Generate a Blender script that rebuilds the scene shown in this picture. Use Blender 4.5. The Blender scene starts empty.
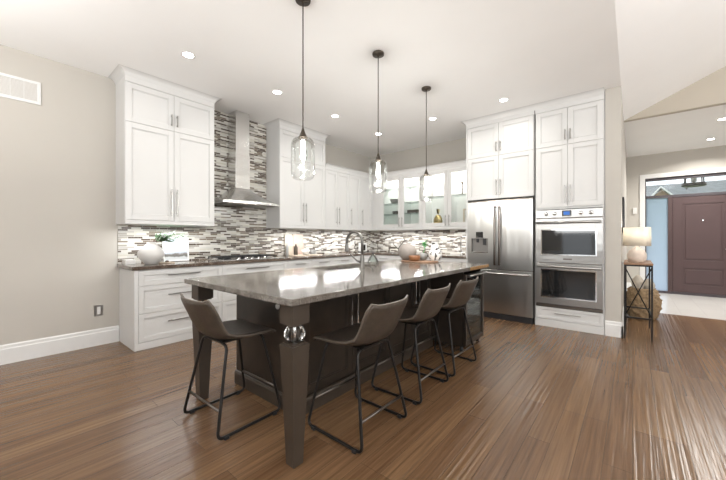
import bpy, bmesh, math, random
from mathutils import Vector, Matrix
PI = math.pi
random.seed(7)
SC = bpy.context.scene
COL = SC.collection

# ------------------------------------------------------------------ camera
YAW = math.radians(39.9)
cam_d = bpy.data.cameras.new('camera')
cam = bpy.data.objects.new('camera', cam_d); COL.objects.link(cam)
cam.location = (0, 0, 1.235)
cam.rotation_euler = (PI/2, 0, YAW - PI/2)
cam_d.sensor_width = 36; cam_d.lens = 16.0
cam_d.shift_y = -2.4/726
cam_d.clip_start = 0.05; cam_d.clip_end = 200
SC.camera = cam

# ------------------------------------------------------------------ world, exposure, area lights
SC.view_settings.view_transform = 'Standard'
SC.view_settings.look = 'None'
SC.view_settings.gamma = 1
SC.view_settings.use_curve_mapping = False
SC.view_settings.exposure = 0.15
W = bpy.data.worlds.new('overcast_sky'); SC.world = W
W.use_nodes = True
bg = W.node_tree.nodes['Background']
bg.inputs[0].default_value = (0.90, 0.95, 1.0, 1); bg.inputs[1].default_value = 1.6
SC.cycles.max_bounces = 10
SC.cycles.diffuse_bounces = 5
SC.cycles.glossy_bounces = 4
SC.cycles.transparent_max_bounces = 16
SC.cycles.sample_clamp_indirect = 6.0
SC.cycles.caustics_reflective = False
SC.cycles.caustics_refractive = False

def area_light(name, loc, rot, sx, sy, power, col=(1, 1, 1), spread=PI, parent=None, shape='RECTANGLE'):
    l = bpy.data.lights.new(name, 'AREA'); l.shape = shape
    l.size = sx
    if shape == 'RECTANGLE': l.size_y = sy
    l.energy = power; l.color = col; l.spread = spread
    o = bpy.data.objects.new(name, l); COL.objects.link(o)
    o.location = loc; o.rotation_euler = rot
    if parent:
        o.parent = parent; o.location = Vector(loc) - wloc(parent)
    return o
# daylight coming in through the great room's windows (behind and to the right of the camera)
DAY = (1.0, 0.995, 0.985)
UP = math.radians(72)      # daylight thrown upwards off the bright ground outside
for wx in (-2.2, 0.6, 3.4):
    area_light('window_daylight', (wx, -6.80, 1.75), (PI/2 + UP, 0, 0), 2.0, 2.2, 185, DAY)
for wy in (-4.9, -2.0, 1.1):
    area_light('window_daylight', (-3.90, wy, 1.75), (0, -PI/2 - UP, 0), 2.2, 2.0, 125, DAY)
# unseen fill lights added behind the camera, throwing light at the ceiling
for tx, ty, tp in ((-0.9, 3.1, 34), (-1.0, 0.6, 42), (2.3, -1.6, 22)):
    area_light('added_fill_uplight', (tx, ty, 1.8), (PI, 0, 0), 0.35, 0.35, tp, (1, 0.985, 0.965), shape='DISK')

# ------------------------------------------------------------------ node helpers
def new_mat(name):
    m = bpy.data.materials.new(name); m.use_nodes = True
    nt = m.node_tree
    return m, nt, nt.nodes['Principled BSDF']
def nd(nt, typ, **kw):
    n = nt.nodes.new(typ)
    for k, v in kw.items(): setattr(n, k, v)
    return n
def lk(nt, a, b): nt.links.new(a, b)
def c4(c): return (c[0], c[1], c[2], 1)
def simple(name, col, rough=0.5, metal=0.0, var=0.05, scale=12, bump=0.0, bscale=60, coat=0.0, spec=0.5):
    m, nt, b = new_mat(name)
    tc = nd(nt, 'ShaderNodeTexCoord')
    n = nd(nt, 'ShaderNodeTexNoise'); n.inputs['Scale'].default_value = scale; n.inputs['Detail'].default_value = 3
    lk(nt, tc.outputs['Object'], n.inputs['Vector'])
    r = nd(nt, 'ShaderNodeValToRGB')
    r.color_ramp.elements[0].position = 0.3; r.color_ramp.elements[1].position = 0.7
    r.color_ramp.elements[0].color = c4([x*(1-var) for x in col]); r.color_ramp.elements[1].color = c4([min(1, x*(1+var)) for x in col])
    lk(nt, n.outputs['Fac'], r.inputs['Fac']); lk(nt, r.outputs['Color'], b.inputs['Base Color'])
    b.inputs['Roughness'].default_value = rough; b.inputs['Metallic'].default_value = metal
    b.inputs['Coat Weight'].default_value = coat; b.inputs['Specular IOR Level'].default_value = spec
    if bump:
        n2 = nd(nt, 'ShaderNodeTexNoise'); n2.inputs['Scale'].default_value = bscale
        lk(nt, tc.outputs['Object'], n2.inputs['Vector'])
        bp = nd(nt, 'ShaderNodeBump'); bp.inputs['Strength'].default_value = bump; bp.inputs['Distance'].default_value = 0.01
        lk(nt, n2.outputs['Fac'], bp.inputs['Height']); lk(nt, bp.outputs['Normal'], b.inputs['Normal'])
    return m
def brushed(name, col, rough=0.28, axis='z', strength=0.05):
    m, nt, b = new_mat(name)
    tc = nd(nt, 'ShaderNodeTexCoord'); mp = nd(nt, 'ShaderNodeMapping')
    mp.inputs['Scale'].default_value = {'z': (160, 160, 1.5), 'x': (2, 160, 160), 'y': (160, 2, 160)}[axis]
    lk(nt, tc.outputs['Object'], mp.inputs['Vector'])
    n = nd(nt, 'ShaderNodeTexNoise'); n.inputs['Scale'].default_value = 1.0; n.inputs['Detail'].default_value = 2
    lk(nt, mp.outputs['Vector'], n.inputs['Vector'])
    bp = nd(nt, 'ShaderNodeBump'); bp.inputs['Strength'].default_value = strength; bp.inputs['Distance'].default_value = 0.002
    lk(nt, n.outputs['Fac'], bp.inputs['Height']); lk(nt, bp.outputs['Normal'], b.inputs['Normal'])
    mp2 = nd(nt, 'ShaderNodeMapping'); mp2.inputs['Scale'].default_value = {'z': (5, 5, .35), 'x': (1, 4, 4), 'y': (4, 1, 4)}[axis]
    lk(nt, tc.outputs['Object'], mp2.inputs['Vector'])
    w_ = nd(nt, 'ShaderNodeTexNoise'); w_.inputs['Scale'].default_value = 1.0; lk(nt, mp2.outputs['Vector'], w_.inputs['Vector'])
    bp2 = nd(nt, 'ShaderNodeBump'); bp2.inputs['Strength'].default_value = 0.25; bp2.inputs['Distance'].default_value = 0.05
    lk(nt, w_.outputs['Fac'], bp2.inputs['Height']); lk(nt, bp.outputs['Normal'], bp2.inputs['Normal']); lk(nt, bp2.outputs['Normal'], b.inputs['Normal'])
    b.inputs['Base Color'].default_value = c4(col); b.inputs['Metallic'].default_value = 1
    b.inputs['Roughness'].default_value = rough
    b.inputs['Anisotropic'].default_value = 0.5
    return m
def emit(name, col, s):
    m, nt, b = new_mat(name)
    b.inputs['Base Color'].default_value = c4(col)
    b.inputs['Emission Color'].default_value = c4(col); b.inputs['Emission Strength'].default_value = s
    return m
def thin_glass(name, tint=(0.97, 0.985, 0.98), refl=1.0):
    m = bpy.data.materials.new(name); m.use_nodes = True; nt = m.node_tree
    nt.nodes.clear()
    out = nd(nt, 'ShaderNodeOutputMaterial'); mix = nd(nt, 'ShaderNodeMixShader')
    tr = nd(nt, 'ShaderNodeBsdfTransparent'); tr.inputs[0].default_value = c4(tint)
    gl = nd(nt, 'ShaderNodeBsdfGlossy'); gl.inputs['Roughness'].default_value = 0.02
    fr = nd(nt, 'ShaderNodeFresnel'); fr.inputs['IOR'].default_value = 1.5
    mu = nd(nt, 'ShaderNodeMath', operation='MULTIPLY'); mu.inputs[1].default_value = refl
    lk(nt, fr.outputs[0], mu.inputs[0]); lk(nt, mu.outputs[0], mix.inputs[0])
    lk(nt, tr.outputs[0], mix.inputs[1]); lk(nt, gl.outputs[0], mix.inputs[2]); lk(nt, mix.outputs[0], out.inputs[0])
    return m

M = {}
M['wall'] = simple('wall_paint', (0.495, 0.470, 0.428), 0.75, var=0.012, scale=2, bump=0.03, bscale=250)
M['gable'] = simple('gable_paint', (0.50, 0.455, 0.385), 0.75, var=0.012, scale=2)
M['ceiling'] = simple('ceiling_paint', (0.90, 0.90, 0.893), 0.85, var=0.01, scale=2)
M['trim'] = simple('trim_paint', (0.72, 0.72, 0.71), 0.4, var=0.01)
M['cabinet'] = simple('cabinet_paint', (0.64, 0.64, 0.632), 0.38, var=0.01, scale=3)
M['gap'] = simple('shadow_gap', (0.12, 0.115, 0.11), 0.8)
M['dark_wood'] = simple('espresso_wood', (0.030, 0.022, 0.016), 0.38, var=0.25, scale=9)
M['leg_paint'] = simple('brown_painted_leg', (0.046, 0.034, 0.025), 0.45, var=0.12, scale=9)
M['steel'] = brushed('stainless_steel', (0.52, 0.515, 0.50), 0.28, 'z')
M['steel_h'] = brushed('stainless_steel_horizontal', (0.40, 0.395, 0.385), 0.30, 'y')
M['hood_steel'] = brushed('hood_steel', (0.72, 0.715, 0.70), 0.26, 'x')
M['nickel'] = simple('satin_nickel', (0.38, 0.37, 0.355), 0.28, 1.0, var=0.03)
M['chrome'] = simple('chrome', (0.8, 0.8, 0.8), 0.08, 1.0, var=0.01)
M['faucet'] = simple('brushed_faucet_metal', (0.17, 0.165, 0.155), 0.36, 1.0, var=0.03)
M['black'] = simple('black_plastic', (0.02, 0.02, 0.022), 0.4)
M['grate'] = simple('cast_iron', (0.018, 0.018, 0.02), 0.5, 0.2, var=0.3, scale=60)
M['black_metal'] = simple('black_powder_coated_metal', (0.022, 0.02, 0.019), 0.38, 0.6)
M['bronze'] = simple('dark_bronze', (0.09, 0.075, 0.06), 0.4, 0.8, var=0.1)
M['dark_steel'] = simple('dark_steel', (0.16, 0.14, 0.125), 0.3, 1.0)
M['leather'] = simple('brown_leather', (0.056, 0.043, 0.033), 0.42, var=0.15, scale=25, bump=0.15, bscale=220)
M['piping'] = simple('leather_edge', (0.11, 0.09, 0.072), 0.5)
M['recess'] = simple('grey_recess_plastic', (0.20, 0.19, 0.18), 0.35)
M['oven_glass'] = simple('black_oven_glass', (0.010, 0.011, 0.012), 0.05, spec=0.8)
M['glass'] = thin_glass('clear_glass')
M['pane'] = thin_glass('cabinet_pane', (0.985, 0.985, 0.98), 0.6)
M['shelf_glass'] = thin_glass('shelf_glass', (0.90, 0.95, 0.93), 0.8)
M['cooler_glass'] = thin_glass('cooler_glass', (0.80, 0.82, 0.80), 0.6)
M['ceramic'] = simple('white_ceramic', (0.62, 0.61, 0.59), 0.35, var=0.03)
M['greige'] = simple('greige_stoneware', (0.27, 0.24, 0.215), 0.6, var=0.05, scale=40, bump=0.2, bscale=90)
M['grey'] = simple('grey_stoneware', (0.24, 0.24, 0.23), 0.5, var=0.1)
M['leaf'] = simple('olive_leaf', (0.06, 0.14, 0.06), 0.5, var=0.3, scale=20)
M['bright_leaf'] = simple('fresh_green_leaf', (0.08, 0.42, 0.12), 0.5, var=0.25, scale=30)
M['twig'] = simple('brown_twig', (0.09, 0.06, 0.04), 0.7, var=0.2)
M['board'] = simple('pale_board_wood', (0.50, 0.42, 0.33), 0.5, var=0.06, scale=14)
M['pink_board'] = simple('rosy_board_wood', (0.46, 0.35, 0.29), 0.5, var=0.06, scale=14)
M['bowl_wood'] = simple('orange_brown_wood', (0.24, 0.105, 0.045), 0.4, var=0.2, scale=25)
M['tray_wood'] = simple('warm_tray_wood', (0.27, 0.155, 0.09), 0.45, var=0.18, scale=18)
M['golden_edge'] = simple('golden_edge_reflection', (0.30, 0.17, 0.065), 0.4, var=0.3, scale=25)
M['gold'] = simple('antique_gold', (0.34, 0.26, 0.12), 0.35, 0.85, var=0.3, scale=50)
M['shade'] = None
M['lamp_ceramic'] = simple('sand_ceramic', (0.70, 0.60, 0.52), 0.55, var=0.05, scale=40, bump=0.15, bscale=120)
M['wicker'] = simple('dried_seagrass', (0.30, 0.21, 0.12), 0.8, var=0.35, scale=30, bump=0.4, bscale=60)
M['linen'] = simple('linen_throw', (0.52, 0.47, 0.40), 0.9, var=0.12, scale=14, bump=0.2, bscale=90)
M['door'] = simple('aubergine_door_paint', (0.066, 0.036, 0.036), 0.45, var=0.04, scale=4)
M['frame_dark'] = simple('dark_door_frame', (0.055, 0.045, 0.052), 0.45)
M['bulb'] = emit('lit_bulb', (1.0, 0.93, 0.84), 60)
M['pot'] = emit('lit_downlight', (1.0, 0.97, 0.92), 25)
M['bottle'] = simple('dark_green_bottle', (0.012, 0.02, 0.014), 0.12)
M['display'] = emit('oven_display', (0.02, 0.10, 0.35), 0.7)
M['roof'] = simple('asphalt_shingles', (0.20, 0.215, 0.22), 0.9, var=0.15, scale=3)
M['brick'] = simple('tan_siding', (0.36, 0.25, 0.18), 0.9, var=0.1, scale=4)
M['asphalt'] = simple('porch_concrete', (0.45, 0.45, 0.44), 0.9, var=0.08)
M['grass'] = simple('lawn', (0.12, 0.2, 0.06), 0.95, var=0.3, scale=3)

def frosted():
    m = bpy.data.materials.new('frosted_sidelight'); m.use_nodes = True; nt = m.node_tree; nt.nodes.clear()
    out = nd(nt, 'ShaderNodeOutputMaterial'); mix = nd(nt, 'ShaderNodeMixShader'); mix.inputs[0].default_value = 0.12
    tr = nd(nt, 'ShaderNodeBsdfTranslucent'); tr.inputs[0].default_value = (0.78, 0.84, 0.92, 1)
    df = nd(nt, 'ShaderNodeBsdfPrincipled'); df.inputs['Base Color'].default_value = (0.4, 0.5, 0.62, 1); df.inputs['Roughness'].default_value = 0.3
    lk(nt, tr.outputs[0], mix.inputs[1]); lk(nt, df.outputs[0], mix.inputs[2]); lk(nt, mix.outputs[0], out.inputs[0])
    return m
M['frosted'] = frosted()
def shade_mat():
    m = bpy.data.materials.new('linen_lamp_shade'); m.use_nodes = True; nt = m.node_tree; nt.nodes.clear()
    out = nd(nt, 'ShaderNodeOutputMaterial'); mix = nd(nt, 'ShaderNodeMixShader'); mix.inputs[0].default_value = 0.5
    tr = nd(nt, 'ShaderNodeBsdfTranslucent'); tr.inputs[0].default_value = (0.88, 0.84, 0.75, 1)
    df = nd(nt, 'ShaderNodeBsdfDiffuse'); df.inputs[0].default_value = (0.88, 0.85, 0.79, 1)
    lk(nt, tr.outputs[0], mix.inputs[1]); lk(nt, df.outputs[0], mix.inputs[2]); lk(nt, mix.outputs[0], out.inputs[0])
    return m
M['shade'] = shade_mat()

def floor_mat():
    m, nt, b = new_mat('scraped_hardwood')
    tc = nd(nt, 'ShaderNodeTexCoord')
    br = nd(nt, 'ShaderNodeTexBrick'); br.offset = 0.37; br.offset_frequency = 3
    br.inputs['Scale'].default_value = 1.0
    br.inputs['Brick Width'].default_value = 1.35; br.inputs['Row Height'].default_value = 0.127
    br.inputs['Mortar Size'].default_value = 0.0016; br.inputs['Mortar Smooth'].default_value = 0.3
    br.inputs['Color1'].default_value = (0, 0, 0, 1); br.inputs['Color2'].default_value = (1, 1, 1, 1)
    br.inputs['Mortar'].default_value = (0.2, 0.2, 0.2, 1)
    lk(nt, tc.outputs['Object'], br.inputs['Vector'])
    r = nd(nt, 'ShaderNodeValToRGB'); cr = r.color_ramp
    cr.elements[0].color = (0.128, 0.069, 0.035, 1); cr.elements[1].color = (0.190, 0.110, 0.057, 1)
    e = cr.elements.new(0.5); e.color = (0.158, 0.089, 0.046, 1)
    lk(nt, br.outputs['Color'], r.inputs['Fac'])
    # grain stretched along the planks
    mp = nd(nt, 'ShaderNodeMapping'); mp.inputs['Scale'].default_value = (1.3, 48, 1)
    lk(nt, tc.outputs['Object'], mp.inputs['Vector'])
    g = nd(nt, 'ShaderNodeTexNoise'); g.inputs['Scale'].default_value = 1; g.inputs['Detail'].default_value = 6; g.inputs['Roughness'].default_value = 0.65
    lk(nt, mp.outputs['Vector'], g.inputs['Vector'])
    gr = nd(nt, 'ShaderNodeValToRGB'); gr.color_ramp.elements[0].position = 0.3; gr.color_ramp.elements[1].position = 0.72
    gr.color_ramp.elements[0].color = (0.52, 0.50, 0.48, 1); gr.color_ramp.elements[1].color = (1.45, 1.45, 1.42, 1)
    lk(nt, g.outputs['Fac'], gr.inputs['Fac'])
    mx = nd(nt, 'ShaderNodeMix', data_type='RGBA', blend_type='MULTIPLY'); mx.inputs[0].default_value = 0.75
    lk(nt, r.outputs['Color'], mx.inputs[6]); lk(nt, gr.outputs['Color'], mx.inputs[7])
    mo = nd(nt, 'ShaderNodeMix', data_type='RGBA'); lk(nt, br.outputs['Fac'], mo.inputs[0])
    lk(nt, mx.outputs[2], mo.inputs[6]); mo.inputs[7].default_value = (0.11, 0.066, 0.036, 1)
    lk(nt, mo.outputs[2], b.inputs['Base Color'])
    # hand-scraped ridges running along the planks
    mp2 = nd(nt, 'ShaderNodeMapping'); mp2.inputs['Scale'].default_value = (0.7, 34, 1)
    lk(nt, tc.outputs['Object'], mp2.inputs['Vector'])
    n2 = nd(nt, 'ShaderNodeTexNoise'); n2.inputs['Scale'].default_value = 1; n2.inputs['Detail'].default_value = 2
    lk(nt, mp2.outputs['Vector'], n2.inputs['Vector'])
    sub = nd(nt, 'ShaderNodeMath', operation='SUBTRACT'); lk(nt, n2.outputs['Fac'], sub.inputs[0])
    mm = nd(nt, 'ShaderNodeMath', operation='MULTIPLY'); mm.inputs[1].default_value = 0.5
    lk(nt, br.outputs['Fac'], mm.inputs[0]); lk(nt, mm.outputs[0], sub.inputs[1])
    bp = nd(nt, 'ShaderNodeBump'); bp.inputs['Strength'].default_value = 0.75; bp.inputs['Distance'].default_value = 0.007
    lk(nt, sub.outputs[0], bp.inputs['Height']); lk(nt, bp.outputs['Normal'], b.inputs['Normal'])
    b.inputs['Roughness'].default_value = 0.25
    b.inputs['Specular IOR Level'].default_value = 0.5
    return m
M['floor'] = floor_mat()

def tile_mat(name, axis):
    m, nt, b = new_mat(name)
    tc = nd(nt, 'ShaderNodeTexCoord'); sp = nd(nt, 'ShaderNodeSeparateXYZ'); cb = nd(nt, 'ShaderNodeCombineXYZ')
    lk(nt, tc.outputs['Object'], sp.inputs[0])
    lk(nt, sp.outputs[axis], cb.inputs['X']); lk(nt, sp.outputs['Z'], cb.inputs['Y'])
    br = nd(nt, 'ShaderNodeTexBrick'); br.offset = 0.43; br.offset_frequency = 2; br.squash = 0.65; br.squash_frequency = 3
    br.inputs['Scale'].default_value = 1.0; br.inputs['Bias'].default_value = 0.0
    br.inputs['Brick Width'].default_value = 0.155; br.inputs['Row Height'].default_value = 0.0235
    br.inputs['Mortar Size'].default_value = 0.0016; br.inputs['Mortar Smooth'].default_value = 0.1
    br.inputs['Color1'].default_value = (0, 0, 0, 1); br.inputs['Color2'].default_value = (1, 1, 1, 1)
    lk(nt, cb.outputs[0], br.inputs['Vector'])
    r = nd(nt, 'ShaderNodeValToRGB'); cr = r.color_ramp; cr.interpolation = 'CONSTANT'
    pal = [(0.0, (0.075, 0.055, 0.042)), (0.15, (0.19, 0.155, 0.12)), (0.28, (0.54, 0.515, 0.45)), (0.40, (0.30, 0.28, 0.245)),
           (0.52, (0.64, 0.62, 0.57)), (0.64, (0.40, 0.385, 0.35)), (0.76, (0.10, 0.077, 0.06)), (0.86, (0.56, 0.55, 0.51))]
    cr.elements[0].position = 0; cr.elements[0].color = c4(pal[0][1])
    cr.elements[1].position = pal[1][0]; cr.elements[1].color = c4(pal[1][1])
    for p, c in pal[2:]:
        e = cr.elements.new(p); e.color = c4(c)
    lk(nt, br.outputs['Color'], r.inputs['Fac'])
    mo = nd(nt, 'ShaderNodeMix', data_type='RGBA'); lk(nt, br.outputs['Fac'], mo.inputs[0])
    lk(nt, r.outputs['Color'], mo.inputs[6]); mo.inputs[7].default_value = (0.62, 0.60, 0.56, 1)
    lk(nt, mo.outputs[2], b.inputs['Base Color'])
    b.inputs['Roughness'].default_value = 0.22
    bp = nd(nt, 'ShaderNodeBump'); bp.inputs['Strength'].default_value = 0.4; bp.inputs['Distance'].default_value = 0.003; bp.invert = True
    lk(nt, br.outputs['Fac'], bp.inputs['Height']); lk(nt, bp.outputs['Normal'], b.inputs['Normal'])
    return m
M['tile_left'] = tile_mat('strip_mosaic_left', 'X')
M['tile_back'] = tile_mat('strip_mosaic_back', 'Y')

def granite(name, dark, mid, light, rough=0.1):
    m, nt, b = new_mat(name)
    tc = nd(nt, 'ShaderNodeTexCoord')
    n = nd(nt, 'ShaderNodeTexNoise'); n.inputs['Scale'].default_value = 120; n.inputs['Detail'].default_value = 5; n.inputs['Roughness'].default_value = 0.75
    n2 = nd(nt, 'ShaderNodeTexNoise'); n2.inputs['Scale'].default_value = 7; n2.inputs['Detail'].default_value = 4; n2.inputs['Distortion'].default_value = 1.5
    lk(nt, tc.outputs['Object'], n.inputs['Vector']); lk(nt, tc.outputs['Object'], n2.inputs['Vector'])
    ad = nd(nt, 'ShaderNodeMath', operation='MULTIPLY_ADD'); ad.inputs[1].default_value = 0.35; 
    lk(nt, n2.outputs['Fac'], ad.inputs[0])
    ml = nd(nt, 'ShaderNodeMath', operation='MULTIPLY'); ml.inputs[1].default_value = 0.65
    lk(nt, n.outputs['Fac'], ml.inputs[0]); lk(nt, ml.outputs[0], ad.inputs[2])
    r = nd(nt, 'ShaderNodeValToRGB'); cr = r.color_ramp
    cr.elements[0].position = 0.36; cr.elements[0].color = c4(dark)
    cr.elements[1].position = 0.66; cr.elements[1].color = c4(light)
    e = cr.elements.new(0.5); e.color = c4(mid)
    lk(nt, ad.outputs[0], r.inputs['Fac']); lk(nt, r.outputs['Color'], b.inputs['Base Color'])
    b.inputs['Roughness'].default_value = rough
    b.inputs['Specular IOR Level'].default_value = 0.8
    return m
M['granite'] = granite('island_granite', (0.06, 0.05, 0.042), (0.142, 0.127, 0.112), (0.27, 0.25, 0.23))
M['granite_dark'] = granite('brown_granite', (0.035, 0.025, 0.02), (0.10, 0.072, 0.055), (0.30, 0.26, 0.22), 0.12)

def marble_floor():
    m, nt, b = new_mat('pale_foyer_tile')
    tc = nd(nt, 'ShaderNodeTexCoord')
    br = nd(nt, 'ShaderNodeTexBrick'); br.offset = 0.5
    br.inputs['Scale'].default_value = 1; br.inputs['Brick Width'].default_value = 0.6; br.inputs['Row Height'].default_value = 0.3
    br.inputs['Mortar Size'].default_value = 0.002
    br.inputs['Color1'].default_value = (0.62, 0.605, 0.585, 1); br.inputs['Color2'].default_value = (0.66, 0.645, 0.625, 1)
    br.inputs['Mortar'].default_value = (0.5, 0.49, 0.47, 1)
    lk(nt, tc.outputs['Object'], br.inputs['Vector']); lk(nt, br.outputs['Color'], b.inputs['Base Color'])
    b.inputs['Roughness'].default_value = 0.2
    return m
M['foyer_tile'] = marble_floor()

# ------------------------------------------------------------------ mesh builder
def wloc(o):
    v = Vector((0, 0, 0))
    while o: v += o.location; o = o.parent
    return v
class MB:
    def __init__(s): s.bm = bmesh.new()
    def box(s, x0, x1, y0, y1, z0, z1, bev=0.0, seg=1):
        b = bmesh.new(); bmesh.ops.create_cube(b, size=1)
        for v in b.verts:
            v.co = Vector(((x0+x1)/2 + v.co.x*abs(x1-x0), (y0+y1)/2 + v.co.y*abs(y1-y0), (z0+z1)/2 + v.co.z*abs(z1-z0)))
        if bev: bmesh.ops.bevel(b, geom=b.edges[:], offset=bev, segments=seg, affect='EDGES', profile=0.5)
        s.merge(b); return s
    def merge(s, b, mtx=None):
        if mtx: bmesh.ops.transform(b, matrix=mtx, verts=b.verts)
        me = bpy.data.meshes.new('t'); b.to_mesh(me); b.free(); s.bm.from_mesh(me); bpy.data.meshes.remove(me)
    def frustum(s, cx, cy, z0, z1, w0, w1, bev=0):   # square taper, w0 at z0
        b = bmesh.new(); bmesh.ops.create_cube(b, size=1)
        for v in b.verts:
            w = w0 if v.co.z < 0 else w1
            v.co = Vector((cx + v.co.x*w, cy + v.co.y*w, z0 if v.co.z < 0 else z1))
        if bev: bmesh.ops.bevel(b, geom=b.edges[:], offset=bev, segments=1, affect='EDGES')
        s.merge(b); return s
    def lathe(s, prof, c=(0, 0, 0), n=32, axis='z', smooth=True, cap=True, sx=1, sy=1):
        b = bmesh.new(); rings = []
        for r, z in prof:
            if r < 1e-5: rings.append([b.verts.new((0, 0, z))])
            else: rings.append([b.verts.new((r*sx*math.cos(2*PI*k/n), r*sy*math.sin(2*PI*k/n), z)) for k in range(n)])
        for a, c2 in zip(rings, rings[1:]):
            for k in range(n):
                q = [a[k % len(a)], a[(k+1) % len(a)], c2[(k+1) % len(c2)], c2[k % len(c2)]]
                u = []
                for v in q:
                    if v not in u: u.append(v)
                if len(u) > 2: b.faces.new(u)
        if cap:
            for rg in (rings[0], rings[-1]):
                if len(rg) > 2: b.faces.new(rg)
        bmesh.ops.recalc_face_normals(b, faces=b.faces)
        for f in b.faces: f.smooth = smooth and len(f.verts) < 5
        mt = Matrix.Translation(c)
        if axis == 'x': mt = mt @ Matrix.Rotation(PI/2, 4, 'Y')
        if axis == 'y': mt = mt @ Matrix.Rotation(PI/2, 4, 'X')   # +z -> -y
        s.merge(b, mt); return s
    def tube(s, pts, r, n=10, cyc=False):
        pts = [Vector(p) for p in pts]; b = bmesh.new(); rings = []
        rs = r if isinstance(r, (list, tuple)) else [r]*len(pts)
        up = None
        for i, p in enumerate(pts):
            if cyc: t = pts[(i+1) % len(pts)] - pts[i-1]
            else: t = pts[min(i+1, len(pts)-1)] - pts[max(i-1, 0)]
            t.normalize()
            if up is None:
                up = Vector((0, 0, 1)) if abs(t.z) < 0.9 else Vector((1, 0, 0))
            a = t.cross(up)
            if a.length < 1e-4: a = t.cross(Vector((0, 1, 0)))
            a.normalize(); up = a.cross(t).normalized(); 
            rings.append([b.verts.new(p + rs[i]*(a*math.cos(2*PI*k/n) + up*math.sin(2*PI*k/n))) for k in range(n)])
        pairs = list(zip(rings, rings[1:])) + ([(rings[-1], rings[0])] if cyc else [])
        for A, B in pairs:
            for k in range(n): b.faces.new((A[k], A[(k+1) % n], B[(k+1) % n], B[k]))
        if not cyc: b.faces.new(rings[0]); b.faces.new(rings[-1])
        bmesh.ops.recalc_face_normals(b, faces=b.faces)
        for f in b.faces: f.smooth = len(f.verts) == 4
        s.merge(b); return s
    def prism(s, poly, z0, z1, bev=0):
        b = bmesh.new()
        lo = [b.verts.new((x, y, z0)) for x, y in poly]; hi = [b.verts.new((x, y, z1)) for x, y in poly]
        b.faces.new(lo[::-1]); b.faces.new(hi)
        for i in range(len(poly)):
            j = (i+1) % len(poly); b.faces.new((lo[i], lo[j], hi[j], hi[i]))
        bmesh.ops.recalc_face_normals(b, faces=b.faces)
        if bev: bmesh.ops.bevel(b, geom=b.edges[:], offset=bev, segments=2, affect='EDGES', profile=0.5)
        s.merge(b); return s
    def extrude_profile(s, prof, axis, a0, a1):
        """prof: list of (p, q); axis 'x': (x in a0..a1, y=p, z=q); axis 'y': (x=p, y, z=q)"""
        b = bmesh.new(); A = []; B = []
        for p, q in prof:
            A.append(b.verts.new((a0, p, q) if axis == 'x' else (p, a0, q)))
            B.append(b.verts.new((a1, p, q) if axis == 'x' else (p, a1, q)))
        b.faces.new(A); b.faces.new(B[::-1])
        for i in range(len(prof)):
            j = (i+1) % len(prof); b.faces.new((A[i], B[i], B[j], A[j]))
        bmesh.ops.recalc_face_normals(b, faces=b.faces)
        s.merge(b); return s
    def quadmesh(s, faces):
        b = bmesh.new()
        for f in faces: b.faces.new([b.verts.new(v) for v in f])
        s.merge(b); return s
    def build(s, name, mat, parent=None, loc=None):
        o_w = wloc(parent) if parent else Vector((0, 0, 0))
        org = Vector(loc) if loc is not None else o_w
        bmesh.ops.translate(s.bm, verts=s.bm.verts, vec=-org)
        me = bpy.data.meshes.new(name); s.bm.to_mesh(me); s.bm.free()
        me.materials.append(mat)
        o = bpy.data.objects.new(name, me); COL.objects.link(o)
        o.location = org - o_w
        if parent: o.parent = parent
        return o
def tag(o, label, cat=None, group=None, kind=None):
    if label: o['label'] = label
    if cat: o['category'] = cat
    if group: o['group'] = group
    if kind: o['kind'] = kind
    return o
def thing(name, loc, label, cat, group=None):
    o = bpy.data.objects.new(name, None); COL.objects.link(o); o.location = loc
    o.empty_display_size = 0.1
    return tag(o, label, cat, group)
def structure(o, label=None):
    o['kind'] = 'structure'
    if label: o['label'] = label
    return o
def copy_tree(o, parent=None):
    c = o.copy(); COL.objects.link(c)
    if parent: c.parent = parent
    for ch in list(o.children):
        copy_tree(ch, c)
    return c

# ------------------------------------------------------------------ dimensions
YA = 4.71      # left wall plane (backsplash wall)
XB = 5.90      # back wall plane (fridge wall)
CH = 3.11      # flat ceiling height
YS = 0.11      # side face of the wall beside the ovens
XJ = 5.10      # end of that wall
XG = 6.66      # gable wall plane
XE = 9.75      # entry wall plane
SL = 0.46

# ------------------------------------------------------------------ structure
structure(MB().box(-4, 7.17, -7, YA+0.1, -0.06, 0).build('floor', M['floor']))
structure(MB().box(7.17, 11.6, -3.4, 0.11, -0.06, 0.0).build('floor', M['foyer_tile']))
structure(MB().box(-4, XB+0.1, YA, YA+0.12, 0, CH).build('wall_left', M['wall']))
structure(MB().box(XB, XB+0.1, 0.272, YA, 0, CH).build('wall_back', M['wall']))
structure(MB().box(XJ, XE, YS, 0.27, 0, CH).build('wall_side', M['wall']))
structure(MB().box(-4, XG, YS, YA+0.12, CH, CH+0.1).build('ceiling', M['ceiling']))
structure(MB().box(XG+0.1, XE+0.1, -3.4, 0.27, CH, CH+0.1).build('ceiling', M['ceiling']))
# vaulted ceiling
yr = -3.45; zr = CH + SL*(YS-yr)
structure(MB().extrude_profile([(YS, CH), (yr, zr), (-7, CH), (-7, CH+0.1), (yr, zr+0.12), (YS, CH+0.1)], 'x', -4, XG).build('ceiling', M['ceiling']))
structure(MB().extrude_profile([(YS, CH), (yr, zr), (-7, CH)], 'x', XG, XG+0.1).build('wall_gable', M['gable']))
structure(MB().box(XG, XG+0.1, -7, -3.3, 0, CH).build('wall_gable', M['wall']))
structure(MB().box(XG+0.1, XE, -3.42, -3.3, 0, CH).build('wall_right', M['wall']))
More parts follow.
